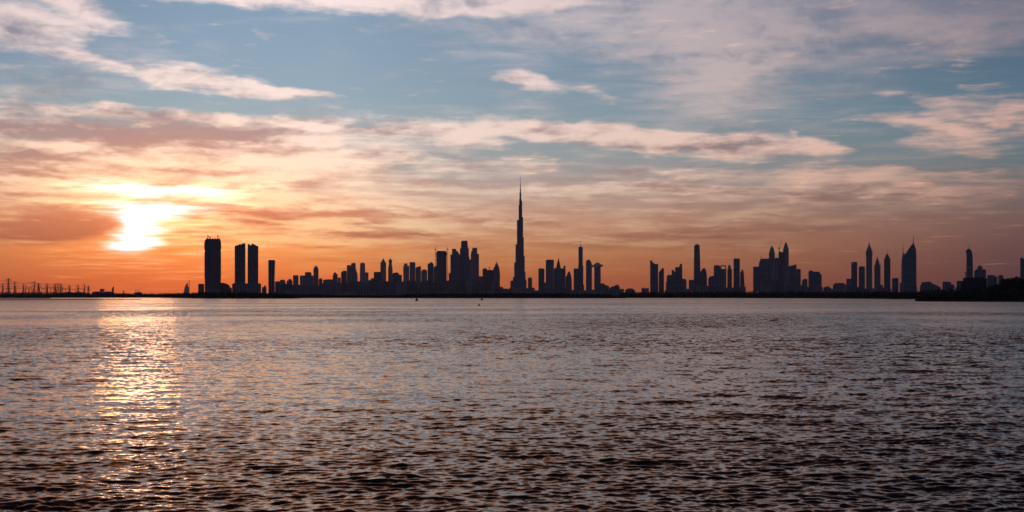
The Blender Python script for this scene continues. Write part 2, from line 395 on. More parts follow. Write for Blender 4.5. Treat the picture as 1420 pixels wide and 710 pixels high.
def make_water():
    rr = [0.5, 4, 8, 12, 16, 20, 23, 25]
    r = 26.0
    while r < 1500: rr.append(r); r += max(0.045, min(0.33 * r * r / 6270.0, 0.26 if r < 300 else 0.26 + 0.5 * (r - 300) / 600 if r < 900 else 0.011 * r))
    while r < 26000: rr.append(r); r *= 1.13
    rr.append(30000.0)
    rr = np.array(rr)
    dense = np.linspace(-28, 28, 900)
    sparse = np.linspace(28, 332, 60)[1:-1]
    th = np.radians(np.concatenate([dense, sparse]))
    nr, na = len(rr), len(th)
    Rg, Tg = np.meshgrid(rr, th, indexing='ij')
    X, Y = Rg * np.sin(Tg), Rg * np.cos(Tg)
    def fade(a, b): return np.clip((b - Rg) / (b - a), 0, 1)
    edge = np.clip((27.5 - np.abs(np.degrees(np.where(Tg > math.pi, Tg - 2 * math.pi, Tg)))) / 1.5, 0, 1) * np.clip((Rg - 23) / 4, 0, 1)
    W1 = -math.pi / 2 + 0.16
    A = wave_tile(61.0, 1200, 0.33, 3.6, 0.85, W1, 3.2, 3, 0.145)
    E = wave_tile(333.0, 900, 2.2, 16.0, 4.0, W1 - 0.1, 2.4, 33, 0.062)
    B = wave_tile(17.3, 720, 0.2, 0.6, 0.45, W1 + 0.25, 1.8, 5, 0.13)
    C = wave_tile(9.7, 512, 0.1, 0.3, 0.25, W1 - 0.35, 1.0, 9, 0.085)
    ca, sa = math.cos(0.31), math.sin(0.31)
    gust = 0.78 + 0.42 * np.clip(sample(wave_tile(900.0, 128, 60, 400, 160, 0.3, 0.0, 21, 1.0), 900.0, X, Y) * 0.04, -1, 1)
    fe, fa, fb, fc = fade(900, 1450), fade(500, 1100), fade(70, 220), fade(40, 90)
    hA = sample(A, 61.0, X, Y); hE = sample(E, 333.0, X, Y)
    hA2 = sample(A, 61.0, X * ca - Y * sa + 13, X * sa + Y * ca + 29) * 0.55
    hB = sample(B, 19.3, X, Y) ; hC = sample(C, 9.7, X * ca + Y * sa, -X * sa + Y * ca)
    Z = (hE * fe + (hA + hA2) * fa + hB * fb * (0.8 + 4.0 * np.clip(hA, -.05, .1)) + hC * fc) * gust * edge
    Y = Y - 0.9 * Z * np.clip((600 - Rg) / 300, 0, 1)     # wave fronts lean the way they run
    v = np.stack([X, Y, Z], -1).reshape(-1, 3).astype(np.float32)
    i, j = np.meshgrid(np.arange(nr - 1), np.arange(na), indexing='ij'); j2 = (j + 1) % na
    q = np.stack([i * na + j, (i + 1) * na + j, (i + 1) * na + j2, i * na + j2], -1).reshape(-1, 4)
    # close the middle
    me = bpy.data.meshes.new('water')
    nv, nf = len(v), len(q)
    me.vertices.add(nv); me.vertices.foreach_set('co', v.ravel())
    me.loops.add(nf * 4 + na); me.loops.foreach_set('vertex_index', np.concatenate([q[:, ::-1].ravel(), np.arange(na)[::-1]]).astype(np.int32))
    me.polygons.add(nf + 1)
    me.polygons.foreach_set('loop_start', np.concatenate([np.arange(nf) * 4, [nf * 4]]).astype(np.int32))
    me.polygons.foreach_set('use_smooth', np.ones(nf + 1, dtype=bool))
    at = me.attributes.new('chop', 'FLOAT', 'POINT')
    at.data.foreach_set('value', (1 - (0.55 * fa + 0.45 * fb) * edge).ravel().astype(np.float32))
    me.update(calc_edges=True); me.validate()
    o = bpy.data.objects.new('water', me); COL.objects.link(o)
    tag(o, kind='structure')
    m, N = mat('sea_water')
    t = N.n('ShaderNodeTexCoord'); co = t.outputs['Object']
    chop = N.n('ShaderNodeAttribute', attribute_name='chop').outputs['Fac']
    mp = N.n('ShaderNodeMapping'); N.put(mp.inputs[0], co)
    mp.inputs['Rotation'].default_value = (0, 0, 0.16); mp.inputs['Scale'].default_value = (0.55, 1.0, 1.0)
    half = (0.5, 0.5, 0.5)
    fine = N.vm('SUBTRACT', N.noise(mp.outputs[0], 6.0, 2.0, 0.6, color=True), half)
    fine2 = N.vm('SUBTRACT', N.noise(mp.outputs[0], 2.6, 2.0, 0.6, 0.6, color=True), half)
    mid = N.vm('SUBTRACT', N.noise(mp.outputs[0], 1.1, 4.0, 0.7, color=True), half)
    mg = N.n('ShaderNodeMapping'); N.put(mg.inputs[0], co)
    mg.inputs['Rotation'].default_value = (0, 0, 0.1); mg.inputs['Scale'].default_value = (0.25, 1.0, 1.0)
    gust2 = N.add(N.ss(N.noise(mg.outputs[0], 0.02, 4.0, 0.6), 0.3, 0.7, 0.6, 1.2), N.ss(N.noise(mg.outputs[0], 0.0022, 3.0), 0.35, 0.65, -0.28, 0.35))
    tilt = N.vm('ADD', N.vm('SCALE', fine, sc=WATER_FINE), N.vm('ADD', N.vm('SCALE', fine2, sc=0.45), N.vm('SCALE', mid, sc=N.mul(chop, WATER_MID))))
    tilt = N.vm('MULTIPLY', N.vm('SCALE', tilt, sc=gust2), (0.75, 1.0, 0.0))
    geo = N.n('ShaderNodeNewGeometry')
    nrm = N.vm('NORMALIZE', N.vm('ADD', geo.outputs['Normal'], tilt))
    bs = principled(N, (0.006, 0.008, 0.010, 1), N.m('MULTIPLY', N.lin(chop, 0.0, 1.0, 0.07, WATER_ROUGH), N.m('POWER', gust2, 0.5)), 0.5)
    bs.inputs['IOR'].default_value = 1.333; bs.inputs['Specular Tint'].default_value = (1.0, 0.87, 0.79, 1)   # reflections tinted in the material so the highlights read warmer
    N.put(bs.inputs['Normal'], nrm)
    finish(N, bs)
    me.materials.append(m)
    return o
WATER_ROUGH = 0.24
WATER_FINE, WATER_MID = 0.5, 1.1
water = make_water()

# ------------------------------------------------------------------ land
def land(name, near, far_y, top, m='land', rough=6.0, seed=1, kind='structure'):
    """near: shoreline as (photo column, distance) from left to right; a sheet running back to far_y."""
    rg = random.Random(seed)
    bm = bmesh.new(); pts = []
    for (x0, d0), (x1, d1) in zip(near, near[1:]):
        n = max(2, int(abs(x1 - x0) / 5))
        for k in range(n):
            t = k / n; d = d0 + (d1 - d0) * t
            pts.append((wx(x0 + (x1 - x0) * t, d), d * (1 + rg.uniform(-1, 1) * rough / 1000)))
    pts.append((wx(near[-1][0], near[-1][1]), near[-1][1]))
    rows = [[(x, y, -0.6) for x, y in pts], [(x * 1.0015, y * 1.0015, top * 0.8) for x, y in pts], [(x * 1.012, y * 1.012, top * (0.9 + 0.3 * rg.random())) for x, y in pts]]
    if callable(far_y): back = [far_y(x, y) for x, y in pts]
    else: back = [(x / y * far_y, far_y) for x, y in pts]
    rows.append([(x, y, top) for x, y in back]); rows.append([(x * 1.002, y * 1.002, -0.6) for x, y in back])
    V = [[bm.verts.new(p) for p in r] for r in rows]
    for A, B in zip(V, V[1:]):
        for i in range(len(A) - 1): bm.faces.new((A[i], A[i + 1], B[i + 1], B[i]))
    o = link(name, bm, m)
    return tag(o, kind=kind)
PHOTO_L, PHOTO_R = -260, 1700
land('land', [(PHOTO_L, 3900), (60, 3900), (150, 3850), (215, 3700), (270, 2800), (290, 2480), (404, 2440), (408, 2950), (480, 3150), (520, 3000), (600, 2850), (700, 2800), (780, 2800), (862, 2820), (868, 3250),
              (960, 3150), (1100, 2850), (1200, 2350), (1245, 2080), (1300, 2000), (PHOTO_R, 2000)], 25500.0, 1.6, seed=2)
# raised bank under the switchyard
land('land', [(PHOTO_L, 3960), (60, 3950), (150, 3900), (215, 3770), (268, 3000)], lambda x, y: (x * 1.03, y * 1.03), 9.0, seed=12)
# the low point on the right, close by
land('land', [(1268, 1190), (1285, 1150), (1340, 1120), (1420, 1085), (PHOTO_R, 1000)], 2250.0, 1.0, seed=4, rough=4)
# bar of wet sand across the left
land('sandbar', [(PHOTO_L, 1480), (40, 1500), (110, 1590), (196, 1640)], lambda x, y: (x * 1.05, y * 1.05), 0.8, 'sandbar', 3, 6)
land('sandbar', [(70, 2500), (60, 2400), (PHOTO_L, 2250)][::-1], lambda x, y: (x * 1.08, y * 1.08), 1.3, 'sandbar', 3, 8)

# ------------------------------------------------------------------ trees
def a_leaves(bm, rg, cx, cy, cz, rx, ry, rz, n, s):
    for _ in range(n):
        while True:
            p = Vector((rg.uniform(-1, 1), rg.uniform(-1, 1), rg.uniform(-1, 1)))
            if 0.15 < p.length < 1: break
        c = Vector((cx + p.x * rx, cy + p.y * ry, cz + p.z * rz))
        nrm = Vector((rg.uniform(-1, 1), rg.uniform(-1.4, .4), rg.uniform(-.6, 1))).normalized()
        u = nrm.orthogonal().normalized(); v = nrm.cross(u); a = rg.uniform(0, 6.28)
        u, v = u * math.cos(a) + v * math.sin(a), v * math.cos(a) - u * math.sin(a)
        k = s * rg.uniform(0.6, 1.3)
        bm.faces.new([bm.verts.new(c + u * k), bm.verts.new(c + v * k * .7), bm.verts.new(c - u * k), bm.verts.new(c - v * k * .7)])
def treeline(label, x0, x1, D, htop, seed, step=1.2, leaf=1.3, n=26, depth=80.0, hbase=1.2):
    """A far belt of trees read as one mass; htop(x) is the height of its top in metres."""
    rg = random.Random(seed); bm = bmesh.new()
    x = x0
    while x < x1:
        d = (D(x) if callable(D) else D) + rg.uniform(0, depth)
        h = htop(x) * rg.uniform(0.9, 1.35)
        cx = wx(x, d)
        r = max(2.0, h * 0.42) * rg.uniform(.8, 1.3)
        a_leaves(bm, rg, cx, d, hbase + h * 0.56, r, r, h * 0.46, n, leaf)
        a_leaves(bm, rg, cx, d, hbase + h * 0.10, r * 1.15, r, h * 0.2, n // 2, leaf * 1.3)
        a_bar(bm, (cx, d, hbase - .6), (cx + rg.uniform(-1, 1), d, hbase + h * 0.6), 0.5, 0.2)
        x += step * rg.uniform(0.6, 1.4) * (1 if h > 3 else .8)
    o = link('treeline', bm, 'leaf')
    return tag(o, label, 'trees', kind='stuff')
def steps(*kn):
    def f(x):
        for (a, ha), (b, hb) in zip(kn, kn[1:]):
            if a <= x <= b: return ha + (hb - ha) * (x - a) / (b - a)
        return kn[0][1] if x < kn[0][0] else kn[-1][1]
    return f
treeline('low dark scrub along the far left shore under the pylons', -120, 290, steps((-120, 3940), (150, 3900), (215, 3760), (270, 2860), (290, 2520)), steps((-120, 14), (60, 14), (110, 11), (210, 10), (290, 10)), 11, 0.9, 1.6, 30)
treeline('dark mangrove belt on the point below the twin towers', 262, 420, steps((262, 2900), (290, 2500), (404, 2460), (420, 3000)), steps((262, 8), (300, 10), (350, 9), (380, 8), (404, 6), (420, 5)), 12, 0.7, 1.3, 30, 40.0)
treeline('thin dark mangrove strip below the low left part of the skyline', 405, 560, steps((405, 2980), (480, 3170), (520, 3020), (560, 2950)), steps((405, 6), (440, 7), (470, 5), (500, 4.5), (560, 5)), 13, 0.7, 1.3, 28, 40.0)
treeline('black mangrove belt below the tallest tower', 553, 866, steps((553, 2960), (600, 2860), (700, 2810), (866, 2830)), steps((553, 5), (563, 7), (600, 8.0), (680, 8.6), (760, 8.6), (830, 7.4), (850, 5), (866, 2)), 14, 0.55, 1.2, 32, 40.0)
treeline('long dark belt of trees on the far shore right of the tallest tower', 860, 1250, steps((860, 3260), (960, 3170), (1100, 2870), (1200, 2370), (1250, 2090)), steps((860, 12), (960, 12), (1100, 12), (1200, 10), (1250, 9)), 15, 0.65, 1.4, 32, 50.0)
treeline('black shrub belt along the near point on the right', 1276, 1460, steps((1276, 1185), (1300, 1170), (1340, 1140), (1460, 1090)), steps((1276, 1.5), (1290, 3.5), (1310, 6.5), (1335, 8.5), (1380, 9), (1420, 10), (1460, 10)), 16, 1.1, 0.75, 44, 60.0, 0.6)
treeline('dark trees behind the near point at the right edge', 1235, 1460, 2030, steps((1235, 9), (1300, 12), (1335, 17), (1460, 20)), 17, 1.0, 1.3, 26)

def make_tree(seed, h):
    rg = random.Random(seed)
    root = empty('tree', (0, 0, 0))
    bm = bmesh.new()
    p = Vector((0, 0, -0.5)); w = 0.09 * h * .6
    fork = Vector((rg.uniform(-.4, .4), rg.uniform(-.4, .4), h * .34))
    a_bar(bm, p, fork, w, w * .7)
    tips = []
    for k in range(6):
        a = k * 1.05 + rg.uniform(-.3, .3)
        q = fork + Vector((math.cos(a) * h * .26, math.sin(a) * h * .26, h * rg.uniform(.16, .42)))
        a_bar(bm, fork, q, w * .5, w * .2); tips.append(q)
        for _ in range(2):
            e = q + Vector((rg.uniform(-1, 1) * h * .13, rg.uniform(-1, 1) * h * .13, h * rg.uniform(.02, .14)))
            a_bar(bm, q, e, w * .2, w * .08); tips.append(e)
    link('trunk', bm, 'bark', root)
    bm = bmesh.new()
    for q in tips:
        a_leaves(bm, rg, q.x, q.y, q.z + h * .03, h * .15, h * .15, h * .11, 70, h * .028)
    a_leaves(bm, rg, 0, 0, h * .74, h * .3, h * .3, h * .2, 220, h * .028)
    link('crown', bm, 'leaf2', root)
    return root
protos = []
for i, (px, D, py, lab) in enumerate([
    (1398, 1290, 386.5, 'left shoulder tree of the dark mound at the right edge'),
    (1403, 1300, 383.0, 'highest rounded tree of the dark mound at the right edge'),
    (1408, 1280, 386.0, 'tree just right of the highest one on the dark mound'),
    (1413, 1310, 384.0, 'flat-crowned tree beside the slim tower cut by the right edge'),
    (1392, 1270, 391.0, 'low tree at the foot of the dark mound left side'),
    (1419, 1290, 387.0, 'tree cut by the right edge of the frame'),
    (1386, 1250, 394.0, 'small tree left of the dark mound in front of two block towers'),
    (1376, 1260, 396.0, 'short tree right of the black block building'),
]):
    h = wz(py, D) - 0.8
    t = make_tree(100 + i, h)
    t.location = (wx(px, D), D, 0.9); t.scale = (1.25, 1.25, 1)
    tag(t, lab, 'tree', 'trees on the near point')

# ------------------------------------------------------------------ the city
# a building: its parts given by where their outlines stand in the view and how far away the building is,
# turned at once into metres in the building's own frame (origin at its foot, x to the right, y away)
class Bld:
    def __init__(s, name, label, cat, px, D, group=None, m='grey'):
        s.D, s.px, s.m = D, px, m
        a = math.atan((px - PX0) / F); s.c = math.cos(a)
        s.root = empty(name, (wx(px, D), D, 1.0), label, cat, group, -a)
        s.i = 0
    def x(s, px): return (px - s.px) / F * s.D * s.c
    def z(s, py): return wz(py, s.D) - 1.0
    def dep(s, w, depth):
        s.i += 1
        d = depth if depth else min(70.0, max(22.0, w * 0.85))
        return d * (1 - 0.043 * s.i)
    def box(s, x0, x1, yt, name='tower', yb=None, m=None, depth=None, taper=0.0, lip=True, yoff=0.0):
        a, b = s.x(x0), s.x(x1); d = s.dep(b - a, depth); z0 = -1.0 if yb is None else s.z(yb); z1 = s.z(yt)
        bm = bmesh.new(); c = taper * (b - a)
        k = min(b - a, d) * 0.10            # chamfered corners
        def plan(a, b, d, k): return [(a + k, -d / 2 + yoff), (b - k, -d / 2 + yoff), (b, -d / 2 + k + yoff), (b, d / 2 - k + yoff), (b - k, d / 2 + yoff), (a + k, d / 2 + yoff), (a, d / 2 - k + yoff), (a, -d / 2 + k + yoff)]
        p = plan(a, b, d, k)
        if taper: a_plan(bm, p, z0, z1, plan(a + c, b - c, d * (1 - 2 * taper), k))
        else:
            a_plan(bm, p, z0, z1)
            if lip and b - a > 18:          # parapet round the roof
                t = 1.2
                for (q0, q1, r0, r1) in ((a + k, b - k, -d / 2 + .3, -d / 2 + t), (a + k, b - k, d / 2 - t, d / 2 - .3)):
                    a_box(bm, q0, q1, r0 + yoff, r1 + yoff, z1 - .5, z1 + 1.6)
        return link(name, bm, m or s.m, s.root)
    def poly(s, pts, name='tower', m=None, depth=None, yoff=0.0):
        w = s.x(max(p[0] for p in pts)) - s.x(min(p[0] for p in pts)); d = s.dep(w, depth)
        bm = bmesh.new(); a_prism(bm, [(s.x(px), -1.0 if py is None else s.z(py)) for px, py in pts], -d / 2 + yoff, d / 2 + yoff)
        return link(name, bm, m or s.m, s.root)
    def lathe(s, cx, prof, name='tower', n=20, m=None, sy=1.0, yoff=0.0):
        """prof: (half width in view, height in view or None for the foot)."""
        bm = bmesh.new(); rot = math.pi / 4 if n == 4 else math.pi / n
        k = math.sqrt(2) if n == 4 else 1.0
        a_lathe(bm, [(hw / F * s.D * k, -1.0 if py is None else s.z(py)) for hw, py in prof], n, s.x(cx), yoff, rot, sy)
        return link(name, bm, m or s.m, s.root, smooth=False)
    def mast(s, px, yt, yb, w=4.0, w2=1.4, name='spire'):
        bm = bmesh.new(); zt, zb = s.z(yt), s.z(yb)
        a_lathe(bm, [(w / 2, zb - 1), (w / 2 * .8, zb + (zt - zb) * .5), (w2 / 2, zb + (zt - zb) * .52), (w2 / 2 * .6, zt)], 8, s.x(px), 0)
        return link(name, bm, 'steel', s.root)
    def plant(s, x0, x1, yt, yb, name='roof_plant'): return s.box(x0, x1, yt, name, yb + .15, 'roof', lip=False)

SKY = 'city towers along the shore'
def T(label, px, D, m='grey', name='office_tower', cat='tower'): return Bld(name, label, cat, px, D, SKY, m)

# --- far left: the sail hotel in the haze and the big blocks
b = T('faint sail-shaped hotel with a thin mast fading into orange haze', 259, 24500, 'grey', 'sail_shaped_hotel', 'hotel')
b.poly([(255, None), (255.2, 402), (256.2, 398), (257.6, 395), (259.2, 393), (260.6, 392), (260.7, None)], 'sail', depth=60)
b.box(260.6, 261.9, 398, 'atrium', depth=40, lip=False)
b.box(261.8, 262.7, 388.4, 'mast_frame', m='steel', depth=20, lip=False)
b.mast(262.2, 385.6, 388.8, 5, 3)

b = T('widest and tallest slab on the left with three cranes on its flat roof', 295, 4600, 'raw', 'unfinished_tower')
b.box(284.0, 306.2, 333.0, 'tower', depth=46)
b.box(283.3, 306.7, 346.0, 'upper_floors', 336.0, m='raw', depth=50)
b.box(283.6, 306.5, 386, 'safety_screen', 350, m='sand', depth=50.5, lip=False)
b.box(285.2, 305.0, 331.4, 'roof_deck', 333.1, lip=False)
for x in (287, 290.5, 294, 298, 301.5, 304): b.box(x, x + 1.2, 330.5, 'core_wall', 331.5, lip=False)
BIG = b
b = T('low block against the left foot of the widest slab', 279, 4650, 'sand', 'low_building', 'building'); b.box(274.9, 283.2, 394.2); b.plant(276.5, 280, 393.4, 394.2)
b = T('rounded low block right of the widest slab', 312, 4700, 'grey', 'low_building', 'building')
b.poly([(306.0, None), (306.0, 392.4), (309, 392.0), (313, 393.0), (316, 394.2), (318.4, 396.4), (319.5, 399), (321.5, 399.4), (321.5, None)], 'hall')
b = T('left twin slab tower with a roof rising to the right', 333, 4650, 'bronze', 'twin_tower'); b.poly([(325.6, None), (325.4, 341.4), (331, 339.8), (331, 339.2), (335.5, 338.9), (335.5, 338.2), (340.3, 337.7), (340.2, None)], depth=44); b.plant(336.5, 339.5, 337.4, 338.4)
b.box(325.9, 327.3, 341.9, 'corner_fin', depth=47, lip=False); b.box(338.6, 340.0, 339.2, 'corner_fin', depth=48, lip=False)
b = T('right twin slab tower with a notched roof falling to the right', 351, 4650, 'bronze', 'twin_tower'); b.poly([(343.5, None), (343.4, 338.8), (346.2, 338.6), (346.2, 340.2), (348.6, 340.2), (348.8, 338.3), (350.2, 338.0), (352.6, 339.4), (355, 340), (355, 340.6), (358.2, 341.4), (358.0, None)], depth=44)
b.box(343.8, 345.2, 340.8, 'corner_fin', depth=47, lip=False); b.box(356.4, 357.8, 342.2, 'corner_fin', depth=48, lip=False)
b = T('low podium block running under the twin slab towers', 341, 4600, 'sand', 'low_building', 'building'); b.box(322, 362, 393.6, 'hall', depth=80); b.plant(324, 327, 392.4, 393.6); b.plant(359, 361, 392.9, 393.6)
b = T('small gabled block between twin towers and lone slim slab', 366, 5200, 'grey', 'low_building', 'building'); b.box(363.2, 369.6, 398.6, 'hall'); b.box(366, 368.8, 396, 'stair_tower', 398.7)
b = T('lone slim slab tower standing right of the twin towers', 376.8, 5000, 'grey', 'slab_tower'); b.poly([(372.3, None), (372.0, 361.2), (381.6, 361.0), (380.9, 384), (381.2, None)], depth=28); b.box(372.6, 381.2, 360.6, 'roof_edge', 361.3, depth=26, lip=False)

# --- left cluster
b = T('low flat block with a small roof box beside the lone slim slab', 388, 5600, 'pale', 'low_building', 'building'); b.box(381.4, 396, 390.6); b.box(388.3, 395.3, 388.3, 'stair_tower', 390.7)
b = T('stepped low block left of the squat grey cube tower', 401.5, 5700, 'grey', 'low_building', 'building'); b.box(397.5, 405.6, 389.4); b.box(400, 404.2, 387, 'upper_storey', 389.5)
b = T('squat cube-topped tower in the low left part of the skyline', 410, 9000, 'sand', 'slab_tower'); b.box(406.3, 414.0, 382.0)
b = T('broad flat block with a raised roof box left of the pointed tower', 425, 9500, 'grey', 'slab_tower'); b.box(415.8, 434.6, 382.4); b.box(422.8, 432, 377.9, 'upper_storey', 382.5); b.plant(425, 430, 377.2, 378)
b = T('pencil-pointed tower alone above the low left skyline', 438.2, 11500, 'bronze', 'pointed_tower'); b.lathe(438.2, [(3.8, None), (3.8, 373.6), (3.1, 371.6), (1.5, 369.4), (.2, 368.2)], n=8); b.mast(438.2, 367.4, 369, 3)
b = T('low notched block right of the pencil-pointed tower', 444.5, 6900, 'grey', 'low_building', 'building'); b.box(442, 447.2, 387.8); b.box(442.6, 446.4, 386, 'upper_storey', 387.9)
b = T('long low flat block between pointed tower and shouldered tower', 455, 7000, 'pale', 'low_building', 'building'); b.poly([(448, None), (448, 389), (450, 387.6), (459, 387.3), (462, 387.6), (462, None)], 'hall')
b = T('small shouldered tower with a peaked roof', 465, 7800, 'sand', 'pointed_tower'); b.box(461.4, 468.2, 382.0); b.lathe(464.6, [(2.8, 382.2), (2.4, 379.8), (1.0, 378.2), (.1, 376.8)], 'peak', 4); b.plant(466.3, 468, 380.2, 382)
b = T('short plain block right of the small peaked tower', 470.5, 7200, 'grey', 'low_building', 'building'); b.box(468.4, 472.6, 384.8)
b = T('round-shouldered mid tower left of the stepped pair', 477, 7300, 'bronze', 'round_tower'); b.poly([(473, None), (473, 378), (474.2, 376.4), (476.5, 375.4), (480.8, 375.6), (481, None)])
b = T('lower half of the stepped tower pair', 484, 10400, 'glass', 'slab_tower'); b.box(481.0, 487.0, 368.3); b.plant(482, 485.5, 367.6, 368.4)
b = T('taller tapering half of the stepped tower pair', 490, 10600, 'grey', 'tapered_tower'); b.poly([(486.6, None), (486.9, 366), (488, 364.8), (492.4, 364.6), (493.2, 366), (493.6, 373.5), (494.8, 377), (496, 380), (496.2, None)])
b = T('rounded tapering tower right of the stepped pair', 502.8, 13500, 'pale', 'tapered_tower'); b.lathe(502.8, [(4.3, None), (4.0, 381), (3.5, 366.6), (3.1, 364.9)], n=12); b.plant(500.8, 504.6, 364.3, 365)
b = T('narrow setback wing beside the rounded tapering tower', 508.6, 13200, 'grey', 'slab_tower'); b.box(506.4, 511, 378.2); b.plant(507, 509.6, 377.5, 378.3)
b = T('sloping-roofed block left of the minaret-like pair', 515.5, 7000, 'sand', 'low_building', 'building'); b.poly([(511, None), (511, 389), (513.5, 388), (515.5, 386), (518.6, 385.6), (518.6, None)])
b = T('broad flat dark block in front of the minaret-like pair', 523, 7100, 'raw', 'slab_tower'); b.box(518.3, 529, 377.6); b.plant(520, 526.5, 377.0, 377.7)
b = T('wider of the two minaret-like towers with stepped crown', 531.4, 11800, 'sand', 'crowned_tower'); b.box(527.3, 535.6, 363.9, taper=.02, lip=False); b.box(528.7, 534.2, 361.2, 'crown', 364, lip=False, taper=.08); b.lathe(531.5, [(1.6, 361.4), (1.2, 359.9), (.3, 358.9)], 'cupola', 8); b.mast(531.5, 356.6, 359.2, 3)
b = T('slimmer of the two minaret-like towers with a bulbous top', 541.3, 11900, 'sand', 'crowned_tower'); b.lathe(541.3, [(3.3, None), (3.3, 372), (2.4, 367), (2.2, 364), (2.9, 362.4), (2.4, 360.6), (1.1, 359.4)], n=8); b.mast(541.3, 355.6, 359.6, 4)
b = T('round-shouldered block right of the minaret-like pair', 549, 7200, 'glass', 'round_tower'); b.poly([(544.4, None), (544.4, 379.6), (546, 378.3), (550, 377.8), (552.6, 378.6), (553.6, 380), (553.6, None)])
b = T('low shoulder block left of a double-topped tower', 555.4, 7400, 'grey', 'low_building', 'building'); b.box(553.6, 557.4, 381.2)
b = T('double-stepped tower with a narrower top left of a flat slab', 563.4, 11800, 'pale', 'slab_tower'); b.box(559.2, 567.6, 368.8); b.box(560.4, 565.0, 365.6, 'upper_storey', 368.9)
b = T('flat slab tower taller than both its neighbours above the beacon', 572.2, 11900, 'grey', 'slab_tower'); b.box(568.0, 576.0, 364.0); b.plant(569, 574, 363.4, 364.1)
b = T('tower with a sloped cap right of the flat slab above the beacon', 580.2, 12600, 'bronze', 'slab_tower'); b.poly([(576.2, None), (576.2, 371.4), (578, 370.4), (580, 369.6), (583.8, 369.2), (584, None)])
b = T('short rounded tower left of a twin-bump tower', 588.2, 12800, 'sand', 'round_tower'); b.poly([(584.2, None), (584.2, 375.6), (586, 374.2), (588, 373.4), (590.6, 373.8), (592.4, 376.2), (592.4, None)])
b = T('tower with a round bump on its roof left of the crane-masted slab', 597.2, 7800, 'glass', 'round_tower'); b.box(593.0, 601.4, 366.0); b.poly([(595.2, 366.1), (595.8, 364.4), (597.6, 363.4), (599.8, 364), (600.6, 366.1)], 'roof_drum')
b = T('low jagged block tucked left of the crane-masted slab', 603.6, 7600, 'grey', 'low_building', 'building'); b.box(601.5, 607, 370.4); b.box(602.4, 605.2, 369, 'upper_storey', 370.5)
b = T('unfinished dark slab with thin crane masts at both edges', 612, 7500, 'raw', 'unfinished_tower'); b.box(605.2, 619.2, 349.2, depth=45); b.box(606.4, 618.4, 348.0, 'roof_deck', 349.3, lip=False); b.box(604.9, 619.6, 353.5, 'safety_screen', 350.5, m='raw', depth=47, lip=False)
MASTED = b
b = T('low link block in the gap right of the crane-masted slab', 621, 7300, 'sand', 'low_building', 'building'); b.box(619, 623, 389.2)
b = T('narrow low shaft at the left foot of the stepped high group', 623.6, 7400, 'grey', 'low_building', 'building'); b.box(622.2, 625, 378.6)
b = T('left tower of the stepped high group with two roof blocks', 631.2, 8300, 'glass', 'stepped_tower'); b.box(624.6, 638, 353.4, depth=42); b.box(626.8, 632.8, 345.4, 'upper_storey', 353.5); b.box(632.4, 635.4, 348.2, 'roof_block', 353.6); b.box(635.2, 637, 351, 'roof_block', 353.7, lip=False)
b = T('highest tower of the stepped group left of the needle tower', 644, 8400, 'glass', 'stepped_tower'); b.box(637.8, 650.2, 344.6, depth=46); b.poly([(639.2, 344.8), (639.4, 336), (640.6, 334), (647.4, 333.7), (648.4, 335.4), (648.9, 344.8)], 'upper_storey'); b.box(649.9, 651, 356, 'side_wing', lip=False)
b = T('low filler tower between the two right towers of the stepped group', 652.2, 10500, 'grey', 'slab_tower'); b.box(648.8, 655.2, 360.2)
b = T('right tower of the stepped high group with a notched crown', 658.4, 10400, 'grey', 'stepped_tower'); b.box(652.8, 664.2, 352.2, depth=44); b.box(654.8, 661.8, 344.0, 'upper_storey', 352.3); b.box(653.3, 655.1, 348.2, 'roof_block', 352.4, lip=False)
b = T('low block right of the stepped high group', 666.6, 8000, 'sand', 'low_building', 'building'); b.box(663.8, 669.6, 383.5); b.plant(665, 667, 382.9, 383.6)
b = T('round-topped tower left of a crane-topped slab', 672, 8100, 'bronze', 'round_tower'); b.poly([(669.2, None), (669.2, 373.4), (670.4, 372.2), (673.4, 371.8), (675.2, 373), (675.3, None)])
b = T('flat slab with one small crane left of the domed spire tower', 679.6, 7900, 'raw', 'unfinished_tower'); b.box(675.0, 684.4, 374.8)
CRANED = b
b = T('domed tower with a short spire left of the needle tower', 688.6, 8200, 'sand', 'domed_tower'); b.poly([(684.1, None), (684.1, 372.4), (685.6, 370.4), (691.4, 370.2), (692.4, 372), (693.3, 379), (693.4, None)]); b.box(686, 691.6, 368.2, 'drum', 371, lip=False); b.lathe(688.6, [(2.0, 368.4), (1.7, 366.2), (.8, 365), (.2, 364.4)], 'dome', 12); b.mast(688.6, 361, 364.8, 4)
b = T('long low hall left of the foot of the needle tower', 700, 7600, 'grey', 'low_building', 'building'); b.poly([(693.2, None), (693.2, 399.6), (698, 400.4), (703, 400.2), (706.5, 401.2), (706.5, None)], 'hall')

# --- the needle tower: three wings of stacked rounded tiers round a core, stepping back in a spiral
D = 9000.0
b = Bld('needle_skyscraper', 'tallest needle tower of tiered setbacks with a long spire', 'skyscraper', 721.6, D, SKY, 'glass')
def wing(ang, pxr, yt, r_px, mm='glass'):
    L = pxr / F * D; r = r_px / F * D
    bm = bmesh.new(); c, s_ = math.cos(ang), math.sin(ang)
    reach = max(1.0, (L - r * (1 - 0)) / max(.3, abs(c)) if abs(c) > .2 else L - r)
    plan = [(0, -r), (reach, -r)]
    plan += [(reach + r * math.cos(t), r * math.sin(t)) for t in [R(a) for a in (-60, -30, 0, 30, 60)]] + [(reach, r), (0, r)]
    plan = [(x * c - y * s_, x * s_ + y * c) for x, y in plan]
    a_plan(bm, plan, -1.0, b.z(yt))
    link('wing_tier', bm, mm, b.root)
for pxr, yt, r in ((13.9, 389.2, 2.4), (10.4, 384.5, 2.2), (8.6, 364, 2.0), (6.8, 339, 1.8), (4.8, 305.4, 1.5), (2.4, 284.4, 1.1)): wing(R(205), pxr, yt, r)
